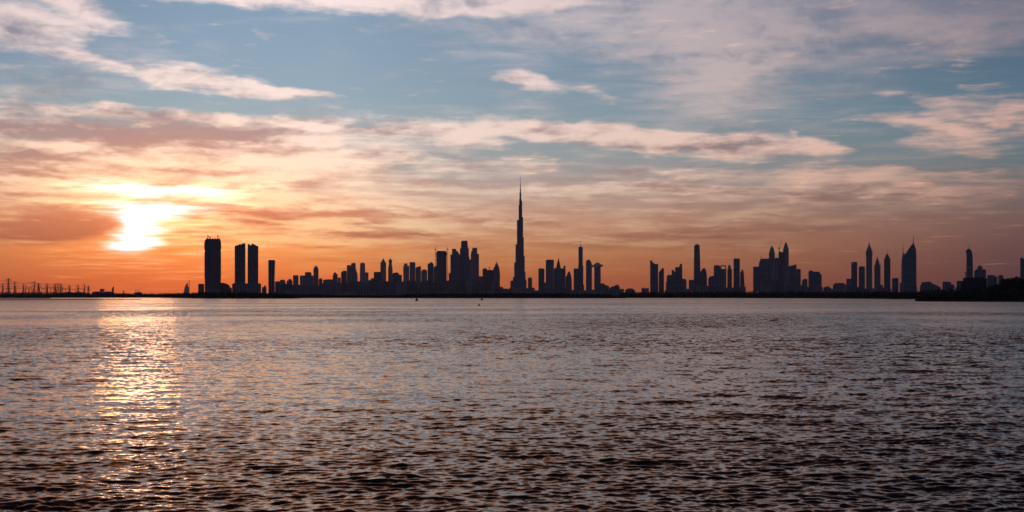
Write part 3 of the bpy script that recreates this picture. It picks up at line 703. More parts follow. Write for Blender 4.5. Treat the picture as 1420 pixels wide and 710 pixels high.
for pxr, yt, r in ((8.6, 388, 2.3), (7.2, 377, 2.1), (6.1, 355, 1.9), (4.8, 328.7, 1.7), (3.8, 301, 1.4), (2.5, 279, 1.05)): wing(R(-25), pxr, yt, r)
for pxr, yt, r in ((11, 386, 2.2), (9, 370, 2.0), (7, 347, 1.8), (5, 315, 1.5), (3, 292, 1.2)): wing(R(90), pxr, yt, r)
b.lathe(721.6, [(3.2, None), (2.7, 330), (2.2, 300), (1.75, 284.2), (1.6, 276), (1.25, 275.8), (1.15, 267), (.85, 266.8), (.75, 262)], 'core', 16, 'glass')
b.lathe(721.6, [(.7, 263), (.5, 256), (.34, 254), (.16, 243.5)], 'spire', 10, 'steel')
b.box(706, 739, 399.5, 'podium', m='sand', depth=150, lip=False)

# --- right of the needle
b = T('stubby domed tower close by the right foot of the needle tower', 735, 8800, 'grey', 'domed_tower'); b.lathe(735, [(2.95, None), (2.95, 387), (2.6, 385.6), (1.4, 384.8), (.3, 384.5)], n=14)
b = T('low block between the stubby domed tower and the plain block tower', 739.6, 8700, 'sand', 'low_building', 'building'); b.box(737.2, 741.6, 399.2)
b = T('plain block tower at the left of the group right of the needle', 750.8, 8200, 'bronze', 'slab_tower'); b.box(746.6, 755.0, 372.9); b.plant(748, 752.5, 372.1, 373)
b = T('low connector between the plain block tower and the tall flat slab', 756, 8250, 'grey', 'low_building', 'building'); b.box(754.2, 757.6, 391.8)
b = T('tall flat-topped slab second from the left in the group right of the needle', 762.4, 8000, 'grey', 'slab_tower'); b.box(756.8, 768.1, 361.0, depth=40); b.box(758.4, 767.8, 360.1, 'roof_edge', 361.1, lip=False)
b = T('witch-hat peaked tower with flat shoulders right of the tall slab', 775.2, 8100, 'glass', 'pointed_tower'); b.box(768.2, 784.2, 372.5, depth=38); b.lathe(774.4, [(3.4, 372.6), (2.6, 368), (1.4, 363), (.15, 357.8)], 'peak', 4); b.box(781.3, 784.1, 368.5, 'roof_block', 372.7, lip=False); b.plant(769.6, 771.6, 371.4, 372.5)
b = T('curved sail-edged tower at the right of the peaked group', 789, 7900, 'bronze', 'curved_tower'); b.poly([(784.2, None), (784.4, 383.2), (786, 382.6), (786.6, 379.6), (787.8, 377.4), (789.2, 376.2), (790.4, 377.2), (791.6, 380.4), (792.4, 385), (792.9, 393), (793.1, None)])
b = T('plain lower block leaning on the slim mast tower', 798.6, 8700, 'sand', 'slab_tower'); b.box(795.5, 802.4, 372.9); b.plant(797, 800.4, 372.2, 373)
b = T('slim square tower with a mast right of the needle tower', 805.2, 8600, 'glass', 'masted_tower'); b.box(802.2, 808.2, 342.7, depth=32); b.box(801.6, 808.9, 369, 'lower_shaft', depth=36, lip=False); b.box(800.4, 810, 395, 'podium', depth=44, lip=False); b.mast(805.1, 333.2, 343, 5, 2)
b = T('left of two linked towers with a curved roof', 816.6, 8500, 'grey', 'curved_tower'); b.poly([(812.6, None), (812.6, 361.8), (814.4, 360.8), (816.2, 360.1), (818.0, 360.6), (819.4, 362.6), (820.8, 366.4), (820.9, None)])
b = T('right of two linked towers under an overhanging bridge roof', 828.6, 8500, 'grey', 'curved_tower'); b.box(824.0, 833.0, 367.6, lip=False); b.poly([(819.8, 370.6), (820.6, 368.3), (823, 367.6), (825.2, 365.2), (829, 364.0), (831.6, 365.2), (833.6, 367), (836.3, 367.4), (836.2, 369.4), (833.5, 369.8), (824, 370.2)], 'bridge_roof', 'steel')
b = T('low sloping block right of the two linked towers', 838.4, 7600, 'sand', 'low_building', 'building'); b.poly([(833, None), (833, 393), (837.6, 392.8), (839, 395.2), (844.6, 396.4), (844.6, None)], 'hall')
b = T('low wedge-roofed hall at the right end of the central group', 852, 7200, 'grey', 'low_building', 'building'); b.poly([(844.4, None), (844.8, 399.4), (848.5, 397.4), (851.5, 396.8), (854, 395.4), (856.4, 394.4), (858.8, 396.8), (859.4, 399), (860, None)], 'hall')
b = T('small low block in the gap right of the wedge-roofed hall', 862, 6800, 'pale', 'low_building', 'building'); b.box(859.4, 865.2, 401)
b = T('low rounded block left in the gap before the slant-topped pair', 873.5, 6600, 'grey', 'low_building', 'building'); b.poly([(866, None), (867, 402), (869.6, 400.4), (873, 399.8), (877, 400.2), (880.4, 402.6), (881, None)], 'hall')
b = T('low toothed block just left of the slant-topped pair', 894.4, 6900, 'sand', 'low_building', 'building'); b.box(889.4, 899.8, 400.2); b.plant(890, 892.6, 399.2, 400.2); b.plant(894, 895.4, 398.8, 400.2); b.plant(897.6, 899.6, 399.2, 400.2)

# --- right-centre groups
b = T('taller of the slant-topped pair with a raised left corner', 907.2, 6900, 'glass', 'slant_tower'); b.poly([(901.7, None), (901.5, 361.2), (903.6, 361.0), (904.6, 363), (907.2, 365.4), (908.4, 366), (912.7, 366.2), (912.9, None)], depth=40)
b = T('shorter of the slant-topped pair with a blade roof', 917.2, 7000, 'bronze', 'slant_tower'); b.poly([(913.4, None), (913.6, 378), (916.0, 374.6), (918.6, 371.8), (920.2, 371.6), (920.7, 373), (920.8, None)])
b = T('arched low tower at the left of the shard cluster', 927.6, 7000, 'sand', 'round_tower'); b.poly([(923.4, None), (923.6, 391), (924.4, 390.6), (924.6, 383), (926, 381.6), (928, 381), (930.8, 381.4), (931.6, 382.4), (931.6, None)])
b = T('narrow shard tower in the middle of the shard cluster', 933.6, 7150, 'glass', 'slant_tower'); b.poly([(931.2, None), (931.4, 375), (932.4, 373.6), (934.8, 375.8), (936.4, 377.6), (936.6, None)])
b = T('highest stepped tower of the shard cluster', 941.4, 7200, 'grey', 'stepped_tower'); b.box(936.2, 946.2, 370.8, depth=36); b.poly([(941.6, 371), (942.2, 368.6), (943.4, 366), (945.8, 365.6), (946.0, 371)], 'upper_storey')
b = T('low curved block at the right of the shard cluster', 948.8, 6900, 'sand', 'round_tower'); b.poly([(946.2, None), (946.2, 386.4), (949.6, 386.8), (951.6, 388.2), (952, 390), (952, None)])
b = T('low block at the left foot of the tall rounded-top tower', 958.8, 7000, 'grey', 'low_building', 'building'); b.box(955.2, 962.6, 388.5)
b = T('tall tapering tower with a rounded top right of centre', 966.4, 7400, 'glass', 'tapered_tower'); b.poly([(961.9, None), (962.5, 342), (963.4, 340), (964.6, 339.3), (968.8, 339.3), (970.0, 340.4), (970.3, 342), (971.2, 372), (971.2, None)], depth=34); b.plant(964.8, 968.6, 338.7, 339.5)
b = T('ogive-roofed tower at the right foot of the tall rounded-top tower', 975.8, 7100, 'bronze', 'curved_tower'); b.poly([(970.8, None), (970.8, 376.4), (972.6, 375.8), (974.2, 372.8), (976.4, 371.6), (978.4, 373.4), (979.6, 377), (980.4, 384), (980.6, None)])
b = T('low arch-roofed block left of the tower with a roof opening', 986.4, 6700, 'sand', 'round_tower'); b.poly([(982, None), (982.2, 386), (983.6, 384), (986, 382.8), (990.2, 382.6), (990.2, None)])
b = T('flat tower with corner piers left of the tower with a roof opening', 994.4, 7000, 'grey', 'slab_tower'); b.box(989.8, 999.0, 368.6); b.plant(991, 992.4, 367.5, 368.6); b.plant(993.4, 996.4, 367.6, 368.6)
b = T('tower with a square opening framed in its roof', 1003.2, 7100, 'pale', 'frame_topped_tower'); b.box(999.0, 1007.2, 373.0, lip=False); b.box(999.2, 1000.6, 369.3, 'roof_frame', 373.1, lip=False); b.box(1005.6, 1007.0, 369.3, 'roof_frame', 373.2, lip=False); b.box(999.3, 1006.9, 367.9, 'roof_beam', 369.4, lip=False)
b = T('thin knobbed tower between roof-opening tower and flat tall slab', 1011.6, 7200, 'sand', 'crowned_tower'); b.box(1008.6, 1015.0, 373.4); b.lathe(1011.4, [(2.2, 373.6), (2.2, 369.6), (1.2, 367.8), (.6, 367.2)], 'crown', 10)
b = T('flat-topped tall slab near the right of its group', 1021.6, 7000, 'glass', 'slab_tower'); b.box(1017.2, 1026.0, 359.2); b.box(1018, 1025.4, 358.5, 'roof_edge', 359.3, lip=False)
b = T('bullet-pointed tower closing the group on its right', 1029.6, 6900, 'bronze', 'pointed_tower'); b.poly([(1026.2, None), (1026.6, 378), (1028.2, 375.8), (1029.4, 373), (1030.8, 375), (1031.6, 380), (1032.4, 395), (1032.8, None)])

# --- the castle-like cluster
b = T('flat left-hand block of the cluster with two pointed crowns', 1049, 6700, 'glass', 'slab_tower'); b.box(1044.4, 1053.4, 370.2)
b = T('sloping-shouldered block with a thin antenna in the pointed-crown cluster', 1060, 6800, 'grey', 'slant_tower'); b.poly([(1051.8, None), (1052.4, 366), (1054.2, 360), (1055, 359), (1066.6, 358.6), (1066.8, None)], depth=40); b.mast(1055.3, 354, 359.4, 3, 2, 'antenna')
b = T('left pointed-crown tower of the cluster shaped like a bullet', 1070.4, 8800, 'sand', 'pointed_tower'); b.lathe(1070.4, [(4.4, None), (4.3, 352), (3.6, 348.2), (2.4, 344.6), (1.0, 342), (.2, 340.6)], n=8)
b = T('recessed middle block between the two pointed-crown towers', 1077.4, 7500, 'grey', 'slab_tower'); b.box(1074.2, 1081, 358.4); b.plant(1075.4, 1078, 357.2, 358.4)
b = T('dark crane-topped block left of the higher pointed crown', 1083.6, 7000, 'raw', 'unfinished_tower'); b.box(1079.6, 1087.6, 350.0); b.plant(1080.2, 1083, 348.9, 350)
CASTLE = b
b = T('right and higher pointed-crown tower of the cluster', 1090, 8900, 'sand', 'pointed_tower'); b.lathe(1089.8, [(4.2, None), (4.2, 346), (3.2, 342.6), (1.8, 338.6), (.2, 335.4)], n=8)
b = T('low front block across the feet of the pointed-crown cluster', 1072, 6300, 'bronze', 'low_building', 'building'); b.box(1064, 1080.4, 388); b.plant(1070, 1074, 387, 388)
b = T('block with a roof rising to the right beside the higher pointed crown', 1099.4, 6800, 'grey', 'slant_tower'); b.poly([(1093.6, None), (1093.6, 369.4), (1097, 368.4), (1102.8, 367.2), (1104.6, 366.8), (1105, None)], depth=42)
b = T('narrow lower block at the right end of the pointed-crown cluster', 1107.6, 6700, 'glass', 'slab_tower'); b.box(1104.8, 1110.4, 373.4)
b = T('low rounded block between the pointed-crown cluster and a lone block', 1116, 6400, 'sand', 'low_building', 'building'); b.poly([(1111.6, None), (1112, 389), (1114, 387.4), (1117, 386.4), (1119.6, 387), (1120.2, None)], 'hall')
b = T('lone broad block tower with a lower right wing', 1130, 6600, 'glass', 'slab_tower'); b.box(1121.0, 1137, 377.2, depth=44); b.box(1121.8, 1127.4, 375.7, 'roof_block', 377.3); b.box(1136.6, 1139.4, 380.2, 'side_wing', lip=False)
b = T('small dark dome right of the lone broad block tower', 1147, 6000, 'grey', 'domed_hall', 'building'); b.lathe(1147, [(5.0, None), (5.0, 399.6), (4.0, 398.2), (2, 397.2), (.3, 396.9)], 'dome', 16)
b = T('long low flat hall left of the two square-topped towers', 1164, 6000, 'sand', 'low_building', 'building'); b.box(1155, 1173.4, 394.6, 'hall'); b.box(1157, 1171.6, 393.0, 'upper_storey', 394.7)

# --- right group
b = T('low block at the left foot of the two square-topped towers', 1177.4, 6400, 'grey', 'slab_tower'); b.box(1173.6, 1181, 387.0)
b = T('taller square-topped tower with a pale glint near its roof', 1184.6, 6500, 'bronze', 'slab_tower'); b.box(1180.4, 1188.8, 364.2); b.box(1181.4, 1187.4, 363.2, 'roof_edge', 364.3, lip=False); b.box(1181.9, 1183.6, 364.9, 'painted_glint', 366.6, m='white', depth=40, lip=False)  # small pale box painted in for the glint of reflected light
b = T('shorter square-topped tower left of the spearhead tower', 1195, 6600, 'grey', 'slab_tower'); b.box(1190.8, 1199.4, 370.2); b.plant(1192.6, 1198, 369.3, 370.3)
b = T('spearhead tower with a steep tapering point', 1205.4, 7800, 'sand', 'pointed_tower'); b.lathe(1205.3, [(4.4, None), (4.4, 355), (4.9, 353), (4.9, 349.4), (3.6, 346.4), (2.2, 343), (1.0, 339.4), (.25, 335.6)], n=8); b.mast(1205.3, 334.4, 337, 2.6)
b = T('smaller pyramid-capped tower right of the spearhead tower', 1216.6, 7900, 'sand', 'pointed_tower'); b.box(1212.3, 1221.0, 367.4, lip=False); b.lathe(1216.6, [(3.0, 367.6), (2.7, 364), (1.4, 360.4), (.2, 356)], 'peak', 4); b.mast(1216.6, 354.8, 357, 2.4)
b = T('low block at the right foot of the pyramid-capped tower', 1223, 6500, 'grey', 'low_building', 'building'); b.box(1220.6, 1224.4, 394.8)
b = T('square tower with a stepped crown and needle spire', 1230.4, 6700, 'bronze', 'crowned_tower'); b.box(1225.9, 1234.8, 358.2, lip=False); b.box(1227.6, 1233.2, 354.6, 'crown', 358.3, lip=False); b.box(1228.8, 1231.6, 352.6, 'cupola', 354.7, lip=False); b.mast(1230.1, 346.8, 352.8, 4, 2)
b = T('short square block left of the two blade-roofed spire towers', 1241.6, 6600, 'grey', 'slab_tower'); b.box(1237.0, 1246.0, 386.0)
b = T('lower blade-roofed spire tower with a curved left edge', 1254.4, 6500, 'pale', 'blade_tower'); b.poly([(1249.8, None), (1249.9, 366), (1250.6, 358), (1251.6, 353), (1252.6, 350.4), (1256.0, 352.2), (1258.0, 354), (1258.0, None)], depth=30, yoff=40); b.mast(1252.2, 336, 351.6, 4.5, 2.4)
b = T('higher blade-roofed spire tower with a triangular roof', 1262.4, 6300, 'glass', 'blade_tower'); b.poly([(1253.0, None), (1253.6, 385), (1255.0, 353.6), (1256.4, 351), (1260.6, 344.6), (1264.2, 339.6), (1266.4, 336.6), (1268.6, 341), (1270.2, 346), (1270.8, 353), (1270.8, 392), (1271.6, 400), (1272, None)], depth=40); b.mast(1266.5, 326, 338.4, 5, 2.6)
b = T('low annex at the left foot of the blade-roofed towers', 1250.4, 6200, 'sand', 'low_building', 'building'); b.box(1247.6, 1253.2, 392.8)
b = T('low flat-topped hall with a small roof box right of the blade-roofed towers', 1284, 5200, 'grey', 'low_building', 'building'); b.poly([(1275.4, None), (1275.8, 396), (1277.6, 395), (1278, 391.4), (1291.4, 391.2), (1292.6, 393.4), (1293, None)], 'hall'); b.plant(1285, 1290, 390.6, 391.4)
b = T('low sloping-roofed hall right of the flat-topped hall', 1298.4, 5100, 'sand', 'low_building', 'building'); b.poly([(1292.4, None), (1292.4, 393.4), (1296, 394.4), (1300, 396), (1304, 398.2), (1304.6, None)], 'hall')
b = T('low stepped block between sloping hall and dark block building', 1315, 5000, 'grey', 'low_building', 'building'); b.box(1307.0, 1319, 391.4); b.box(1308, 1316.4, 390.5, 'upper_storey', 391.5, lip=False); b.box(1318.8, 1323.4, 394.4, 'side_wing', lip=False)
b = T('small box tower just left of the black block building', 1330.4, 4600, 'bronze', 'slab_tower'); b.box(1326.6, 1335.4, 390.0)
b = T('curved-back tower with a hooked top and short mast', 1344.6, 5200, 'glass', 'curved_tower'); b.poly([(1340.0, None), (1340.2, 352), (1339.2, 350.6), (1339.4, 347.8), (1340.8, 346), (1343.4, 345), (1346.2, 346.2), (1348.0, 350), (1348.8, 356), (1349.2, 372), (1349.2, None)], depth=26); b.mast(1343.6, 337.8, 345.6, 3, 1.6)
b = T('shouldered tower with a round dome right of the hooked tower', 1359, 5000, 'grey', 'domed_tower'); b.poly([(1350.6, None), (1350.8, 376.6), (1352.2, 374.8), (1354.6, 373.4), (1364.8, 373.4), (1367, 374.2), (1367.4, 376), (1367.5, None)], depth=40); b.lathe(1358.8, [(3.7, 373.6), (3.5, 371), (2.6, 369.4), (1.2, 368.3), (.2, 368)], 'dome', 14)
b = T('wider of two plain block towers near the right edge', 1376, 4800, 'bronze', 'slab_tower'); b.box(1369.0, 1379.6, 382.0); b.box(1379.3, 1383.2, 383.4, 'side_wing', lip=False)
b = T('narrower of two plain block towers near the right edge', 1387.6, 4800, 'grey', 'slab_tower'); b.box(1384.2, 1391.4, 382.2)
b = T('slim dark tower cut off by the right edge', 1418.4, 4200, 'bronze', 'slab_tower'); b.box(1414.8, 1422.4, 358.8); b.box(1415.0, 1418.0, 357.4, 'roof_block', 358.9, lip=False)
b = T('black flat-roofed block building on the near shore at the right', 1352, 2150, 'unlit', 'block_building', 'building'); b.box(1335.2, 1368.6, 386.2, 'hall', depth=40); b.plant(1336, 1342, 385.2, 386.2); b.plant(1350, 1356, 385.6, 386.2); b.box(1333.6, 1337, 391.5, 'side_wing', lip=False)
BLACK = b
b = T('low pale-roofed hall at the foot of the pointed-crown cluster', 1049, 3900, 'white', 'pale_roofed_hall', 'building'); b.poly([(1045.6, None), (1046, 404.6), (1050, 403.4), (1053.6, 404.6), (1054, None)], 'hall', depth=30)
b = T('long low pale hall beside the trees left of the low skyline', 380.4, 3500, 'shed', 'pale_roofed_hall', 'building'); b.box(372, 388, 405.4, 'hall', depth=30)

# --- low blocks closing the foot of the skyline: each its own building
def blocks(label, group, x0, x1, D0, D1, ytop, seed, wmin=7, wmax=16):
    rg = random.Random(seed); x = x0
    while x < x1 - 2:
        w = min(rg.uniform(wmin, wmax), x1 - x); D = rg.uniform(D0, D1); yt = ytop(x) + rg.uniform(-1.6, 1.6)
        b = Bld('city_block', label, 'building', x + w / 2, D, group, rg.choice(['grey', 'sand', 'bronze', 'pale', 'raw']))
        b.box(x - .3, x + w + .3, yt, 'hall', depth=60)
        if rg.random() < .75:
            a = x + w * rg.uniform(.1, .5); b.box(a, a + w * rg.uniform(.2, .4), yt - rg.uniform(.7, 1.8), 'upper_storey', yt + .2, lip=False)
        x += w + rg.uniform(-.4, .2)
blocks('plain low block along the foot of the left skyline before the pointed tower', 'low blocks on the left', 383, 446, 5000, 5500, lambda x: 396, 31)
blocks('plain mid-height block filling the dense skyline left of the stepped high group', 'mid-height blocks left of centre', 446, 622, 6000, 6900, steps((446, 394), (500, 391), (560, 391), (622, 393)), 32, 6, 13)
blocks('plain block at the feet of the stepped high group', 'blocks under the stepped group', 622, 700, 6300, 7000, steps((622, 393), (640, 388), (664, 391), (680, 396), (700, 402)), 33, 7, 13)
blocks('plain low block along the foot of the group right of the needle tower', 'low blocks right of the needle', 740, 846, 6500, 7200, lambda x: 402 - (2 if 760 < x < 790 else 0), 34, 9, 16)
blocks('plain low block at the foot of the right-centre groups', 'low blocks right of centre', 922, 1034, 5600, 6100, lambda x: 398.5 + 3.5 * (x < 960), 35, 8, 14)
blocks('plain low block at the foot of the pointed-crown cluster', 'low blocks under the pointed crowns', 1046, 1142, 5200, 5900, lambda x: 396.5 if x < 1112 else 399, 36, 8, 14)
blocks('plain low block at the foot of the spired towers on the right', 'low blocks on the right', 1142, 1236, 5200, 5600, lambda x: 400.5, 37, 8, 15)

# ------------------------------------------------------------------ cranes on roofs
def crane(label, b, px, ybase, ytop, jib_dx, jib_dy, back=2.0, group='tower cranes on unfinished roofs', w=2.2):
    """a luffing crane: mast, slewing cab, raised jib, short counter-jib and its pendant line."""
    D = b.D; k = D / F
    zb = wz(ybase, D) - .5; hm = (ybase - ytop) * k
    root = empty('tower_crane', (wx(px, D), D - 4.0, zb), label, 'crane', group)
    bm = bmesh.new()
    s = w * .8
    for sx in (-1, 1):
        for sy in (-1, 1): a_bar(bm, (sx * s, sy * s, 0), (sx * s, sy * s, hm), w * .34)
    n = max(2, int(hm / 6))
    for i in range(n):
        z0, z1 = hm * i / n, hm * (i + 1) / n
        a_bar(bm, (-s, -s, z0), (s, -s, z1), w * .26); a_bar(bm, (s, s, z0), (-s, s, z1), w * .26)
    link('mast', bm, 'crane', root)
    bm = bmesh.new(); a_box(bm, -s * 1.3, s * 1.3, -s * 1.3, s * 1.3, hm, hm + w * 1.4); link('cab', bm, 'crane', root)
    bm = bmesh.new(); tip = (jib_dx * k, 0, hm + jib_dy * k)
    sgn = 1 if jib_dx >= 0 else -1
    a_bar(bm, (0, -s * .6, hm + w), (tip[0], 0, tip[2] + w), w * .55, w * .3); a_bar(bm, (0, s * .6, hm + w), (tip[0], 0, tip[2] + w), w * .55, w * .3)
    a_bar(bm, (0, 0, hm + w * 2.2), tip, w * .4, w * .3)
    link('jib', bm, 'crane', root)
    bm = bmesh.new(); a_bar(bm, (0, 0, hm + w), (-sgn * back * k, 0, hm + w), w * .8); a_box(bm, -sgn * back * k - 1.5, -sgn * back * k + 1.5, -1.5, 1.5, hm - w * 1.2, hm + w); link('counter_jib', bm, 'crane', root)
    bm = bmesh.new(); ap = (-sgn * .5 * k, 0, hm + w + 1.6 * k); a_bar(bm, (0, 0, hm), ap, w * .5, w * .3); a_bar(bm, ap, tip, w * .16); a_bar(bm, ap, (-sgn * back * k, 0, hm + w), w * .16); link('tie', bm, 'crane', root)
    return root
crane('left crane on the roof of the widest slab', BIG, 288.6, 331.6, 327.6, -1.0, 2.4, 1.0, w=1.4)
crane('short middle crane on the roof of the widest slab', BIG, 292.0, 331.6, 329.4, .9, .8, .9, w=1.4)
crane('right crane on the roof of the widest slab', BIG, 302.4, 331.6, 327.2, -1.6, 2.6, 1.0, w=1.4)
crane('tall thin crane at the left edge of the crane-masted slab', MASTED, 604.2, 392, 346.5, 1.4, 6.2, 1.2, w=2.6)
crane('tall thin crane at the right edge of the crane-masted slab', MASTED, 620.3, 392, 346.0, -1.2, 5.6, 1.2, w=2.6)
crane('small crane on the flat slab left of the domed spire tower', CRANED, 679.0, 375.0, 371.4, 1.2, .4, 1.0)
crane('leaning crane on the block between the two pointed crowns', CASTLE, 1080.4, 350.0, 344.8, 3.8, 10.6, 1.4)
crane('small crane arm over the left corner of the black block building', BLACK, 1338.4, 386.2, 379.0, -3.6, .3, 1.2, w=1.0)

# ------------------------------------------------------------------ left shore: pylons, gantries, sheds
def make_pylon():
    root = empty('pylon', (0, 0, 0))
    H = 50.0; b0, b1, zt = 5.5, 1.1, 34.0
    bm = bmesh.new(); w = 0.85
    for sx in (-1, 1):
        for sy in (-1, 1):
            a_bar(bm, (sx * b0, sy * b0, 0), (sx * b1, sy * b1, zt), w, w * .8); a_bar(bm, (sx * b1, sy * b1, zt), (sx * .4, sy * .4, H), w * .8, w * .5)
    zs = [0, 10, 18, 25, 30, 34, 38, 42, 46]
    def half(z): return b0 + (b1 - b0) * z / zt if z <= zt else b1 + (.4 - b1) * (z - zt) / (H - zt)
    for z0, z1 in zip(zs, zs[1:]):
        h0, h1 = half(z0), half(z1)
        for sy in (-1, 1):
            a_bar(bm, (-h0, sy * h0, z0), (h1, sy * h1, z1), .45); a_bar(bm, (h0, sy * h0, z0), (-h1, sy * h1, z1), .45)
    link('lattice', bm, 'pylon', root)
    for z, L in ((34, 9.0), (40, 10.5), (46, 7.5)):
        bm = bmesh.new()
        for s in (-1, 1):
            a_bar(bm, (0, 0, z + 1.6), (s * L, 0, z), .6, .4); a_bar(bm, (0, -.8, z), (s * L, 0, z), .6, .4); a_bar(bm, (0, .8, z), (s * L, 0, z), .6, .4)
        arm = link('crossarm', bm, 'pylon', root)
        bm = bmesh.new()
        for s in (-1, 1): a_bar(bm, (s * L * .95, 0, z), (s * L * .95, 0, z - 2.6), .5)
        link('insulator', bm, 'pylon', arm)
    return root
def make_gantry():
    root = empty('switchyard_gantry', (0, 0, 0))
    for s in (-1, 1):
        bm = bmesh.new()
        for q in (-1, 1):
            a_bar(bm, (s * 11 + q * 1.6, -1, 0), (s * 11 + q * .4, 0, 30), .7, .5); a_bar(bm, (s * 11 + q * 1.6, 1, 0), (s * 11 + q * .4, 0, 30), .7, .5)
        for i in range(6): a_bar(bm, (s * 11 - 1.5 + i * .2, 0, i * 5), (s * 11 + 1.3 - i * .16, 0, i * 5 + 5), .35)
        a_bar(bm, (s * 11, 0, 30), (s * 11, 0, 38), .6, .3)
        link('post', bm, 'pylon', root)
    bm = bmesh.new()
    a_bar(bm, (-11, -.6, 29), (11, -.6, 29), .6); a_bar(bm, (-11, .6, 29), (11, .6, 29), .6); a_bar(bm, (-11, 0, 30.8), (11, 0, 30.8), .6)
    for i in range(8): a_bar(bm, (-11 + i * 2.75, 0, 29), (-9.6 + i * 2.75, 0, 30.8), .3)
    bmb = link('beam', bm, 'pylon', root)
    bm = bmesh.new()
    for x in (-7, 0, 7): a_bar(bm, (x, 0, 29), (x, 0, 25.6), .6)
    link('insulator', bm, 'pylon', bmb)
    return root
GP = 'pylons on the left shore'
pyl, gan = make_pylon(), make_gantry()
used = {'p': False, 'g': False}
def place(kind, px, ytop, D, label, rz=0.0, sx=1.0):
    src = pyl if kind == 'p' else gan
    o = src if not used[kind] else copy_tree(src); used[kind] = True
    h = (wz(ytop, D) - 1.4) / (50.0 if kind == 'p' else 38.0)
    o.location = (wx(px, D), D, 1.3); o.rotation_euler = (0, 0, rz); o.scale = (h * sx, h * sx, h)
    tag(o, label, 'pylon' if kind == 'p' else 'gantry', GP if kind == 'p' else 'switchyard gantries on the left shore')
    return o
PL = [(11.6, 385.4, 'tallest lattice pylon near the left edge'), (20.6, 390.6, 'lattice pylon just right of the tallest one at the left edge'), (3.8, 392.6, 'short lattice pylon left of the tallest one at the frame edge'),
      (32.6, 393.0, 'lone lattice pylon in the gap after the first three'), (47.4, 389.6, 'second tallest lattice pylon over the middle of the switchyard'), (53.4, 392.4, 'wide-armed lattice pylon right of the second tallest'),
      (65.2, 392.2, 'slim lattice pylon left of the dense clump'), (76.6, 392.6, 'left lattice pylon of the dense clump left of the first shed'), (80.6, 392.0, 'middle lattice pylon of the dense clump left of the first shed'), (84.6, 392.8, 'right lattice pylon of the dense clump left of the first shed'),
      (96.6, 395.6, 'small lattice pylon above the left end of the first shed'), (108.2, 394.2, 'lattice pylon above the right end of the first shed'), (117.0, 393.6, 'slim lattice pylon in the gap between the two sheds'), (122.6, 396.0, 'short wide pylon left of the second shed')]
for i, (x, y, lab) in enumerate(PL): place('p', x, y, 4080 + 60 * ((i * 5) % 4), lab, R((i * 37) % 30 - 15), 1.0 if i not in (5, 13) else 1.35)
GL = [(40, 395.4, 'switchyard gantry left of the second tallest pylon'), (57.5, 396.0, 'switchyard gantry right of the wide-armed pylon'), (70.5, 395.2, 'switchyard gantry between slim pylon and dense clump'), (27, 396.2, 'switchyard gantry beside the pylons at the left edge'),
      (8, 397.0, 'low switchyard gantry just left of the tallest pylon'), (16, 396.4, 'low switchyard gantry between the first two tall pylons'), (36.5, 397.4, 'low switchyard gantry right of the lone pylon'), (44, 397.8, 'low switchyard gantry under the second tallest pylon'), (50.6, 398.0, 'low switchyard gantry under the wide-armed pylon'), (62, 397.2, 'low switchyard gantry under the slim pylon'), (74, 397.6, 'low switchyard gantry at the left foot of the dense clump'), (80, 398.4, 'low switchyard gantry in the dense clump'), (87.4, 398.2, 'low switchyard gantry right of the dense clump'), (101, 398.6, 'low gantry above the middle of the first shed'), (113, 397.8, 'low gantry above the right end of the first shed'),
      (91, 396.6, 'switchyard gantry at the left end of the first shed'), (143, 399.4, 'small gantry on the roof line of the second shed'), (190.6, 399.6, 'small lone gantry below the sun')]
for i, (x, y, lab) in enumerate(GL): place('g', x, y, 4090 + 45 * (i % 5), lab, R((i * 23) % 24 - 12), 1.0 if i < 16 else .8)
bm = bmesh.new(); a_lathe(bm, [(.45, 0), (.25, 36)], 6)
pole = None
for i, (x, y, lab) in enumerate([(35.5, 394.6, 'thin pole right of the lone pylon'), (43.6, 392.6, 'thin pole left of the second tallest pylon'), (45.4, 394, 'thin short pole touching the second tallest pylon'), (50.4, 393.4, 'thin pole between the second tallest and the wide-armed pylon'),
        (61, 394.6, 'thin pole in the middle of the switchyard'), (63, 393.4, 'thin pole just left of the slim pylon'), (67.4, 392.8, 'thin pole just right of the slim pylon'), (73.4, 393.6, 'thin pole left of the dense clump'), (78.6, 394.4, 'thin pole inside the dense clump'), (87, 394.8, 'thin pole right of the dense clump'),
        (102, 397, 'thin pole over the middle of the first shed'), (112.6, 396.6, 'thin pole at the right end of the first shed'), (16.4, 393, 'thin pole right of the tallest pylon'), (27.6, 394.4, 'thin pole in the gap between the left pylons and the lone one')]):
    h = (wz(y, 4060) - 1.4) / 36
    if pole is None: o = pole = link('lightning_mast', bm, 'pylon')
    else: o = pole.copy(); COL.objects.link(o)
    o.location = (wx(x, 4060), 4060 + (i * 31) % 70, 1.3); o.scale = (1, 1, h); tag(o, lab, 'pole', 'thin poles of the switchyard')
def cable(pts, label, sag=4.0):
    bm = bmesh.new()
    for p, q in zip(pts, pts[1:]):
        p, q = Vector(p), Vector(q); last = p
        for k in range(1, 9):
            t = k / 8; c = p.lerp(q, t) - Vector((0, 0, sag * 4 * t * (1 - t))); a_bar(bm, last, c, .7); last = c
    o = link('power_cable', bm, 'pylon'); return tag(o, label, 'cable', 'power cables between the pylons')
def top(px, py, D=4110): return (wx(px, D), D, wz(py, D))
cable([top(-70, 388.5), top(11.6, 388.6), top(47.4, 391.4)], 'highest power cable crossing the tallest pylon at the left edge')
cable([top(-70, 392.5), top(20.6, 392.6), top(47.4, 392.2), top(80.6, 393.4), top(108, 395.2)], 'long power cable along the pylon tops', 3)
cable([top(-70, 396.6), top(32.6, 396.8), top(65, 396.4), top(96.6, 397.6)], 'lower power cable strung over the switchyard', 2.5)

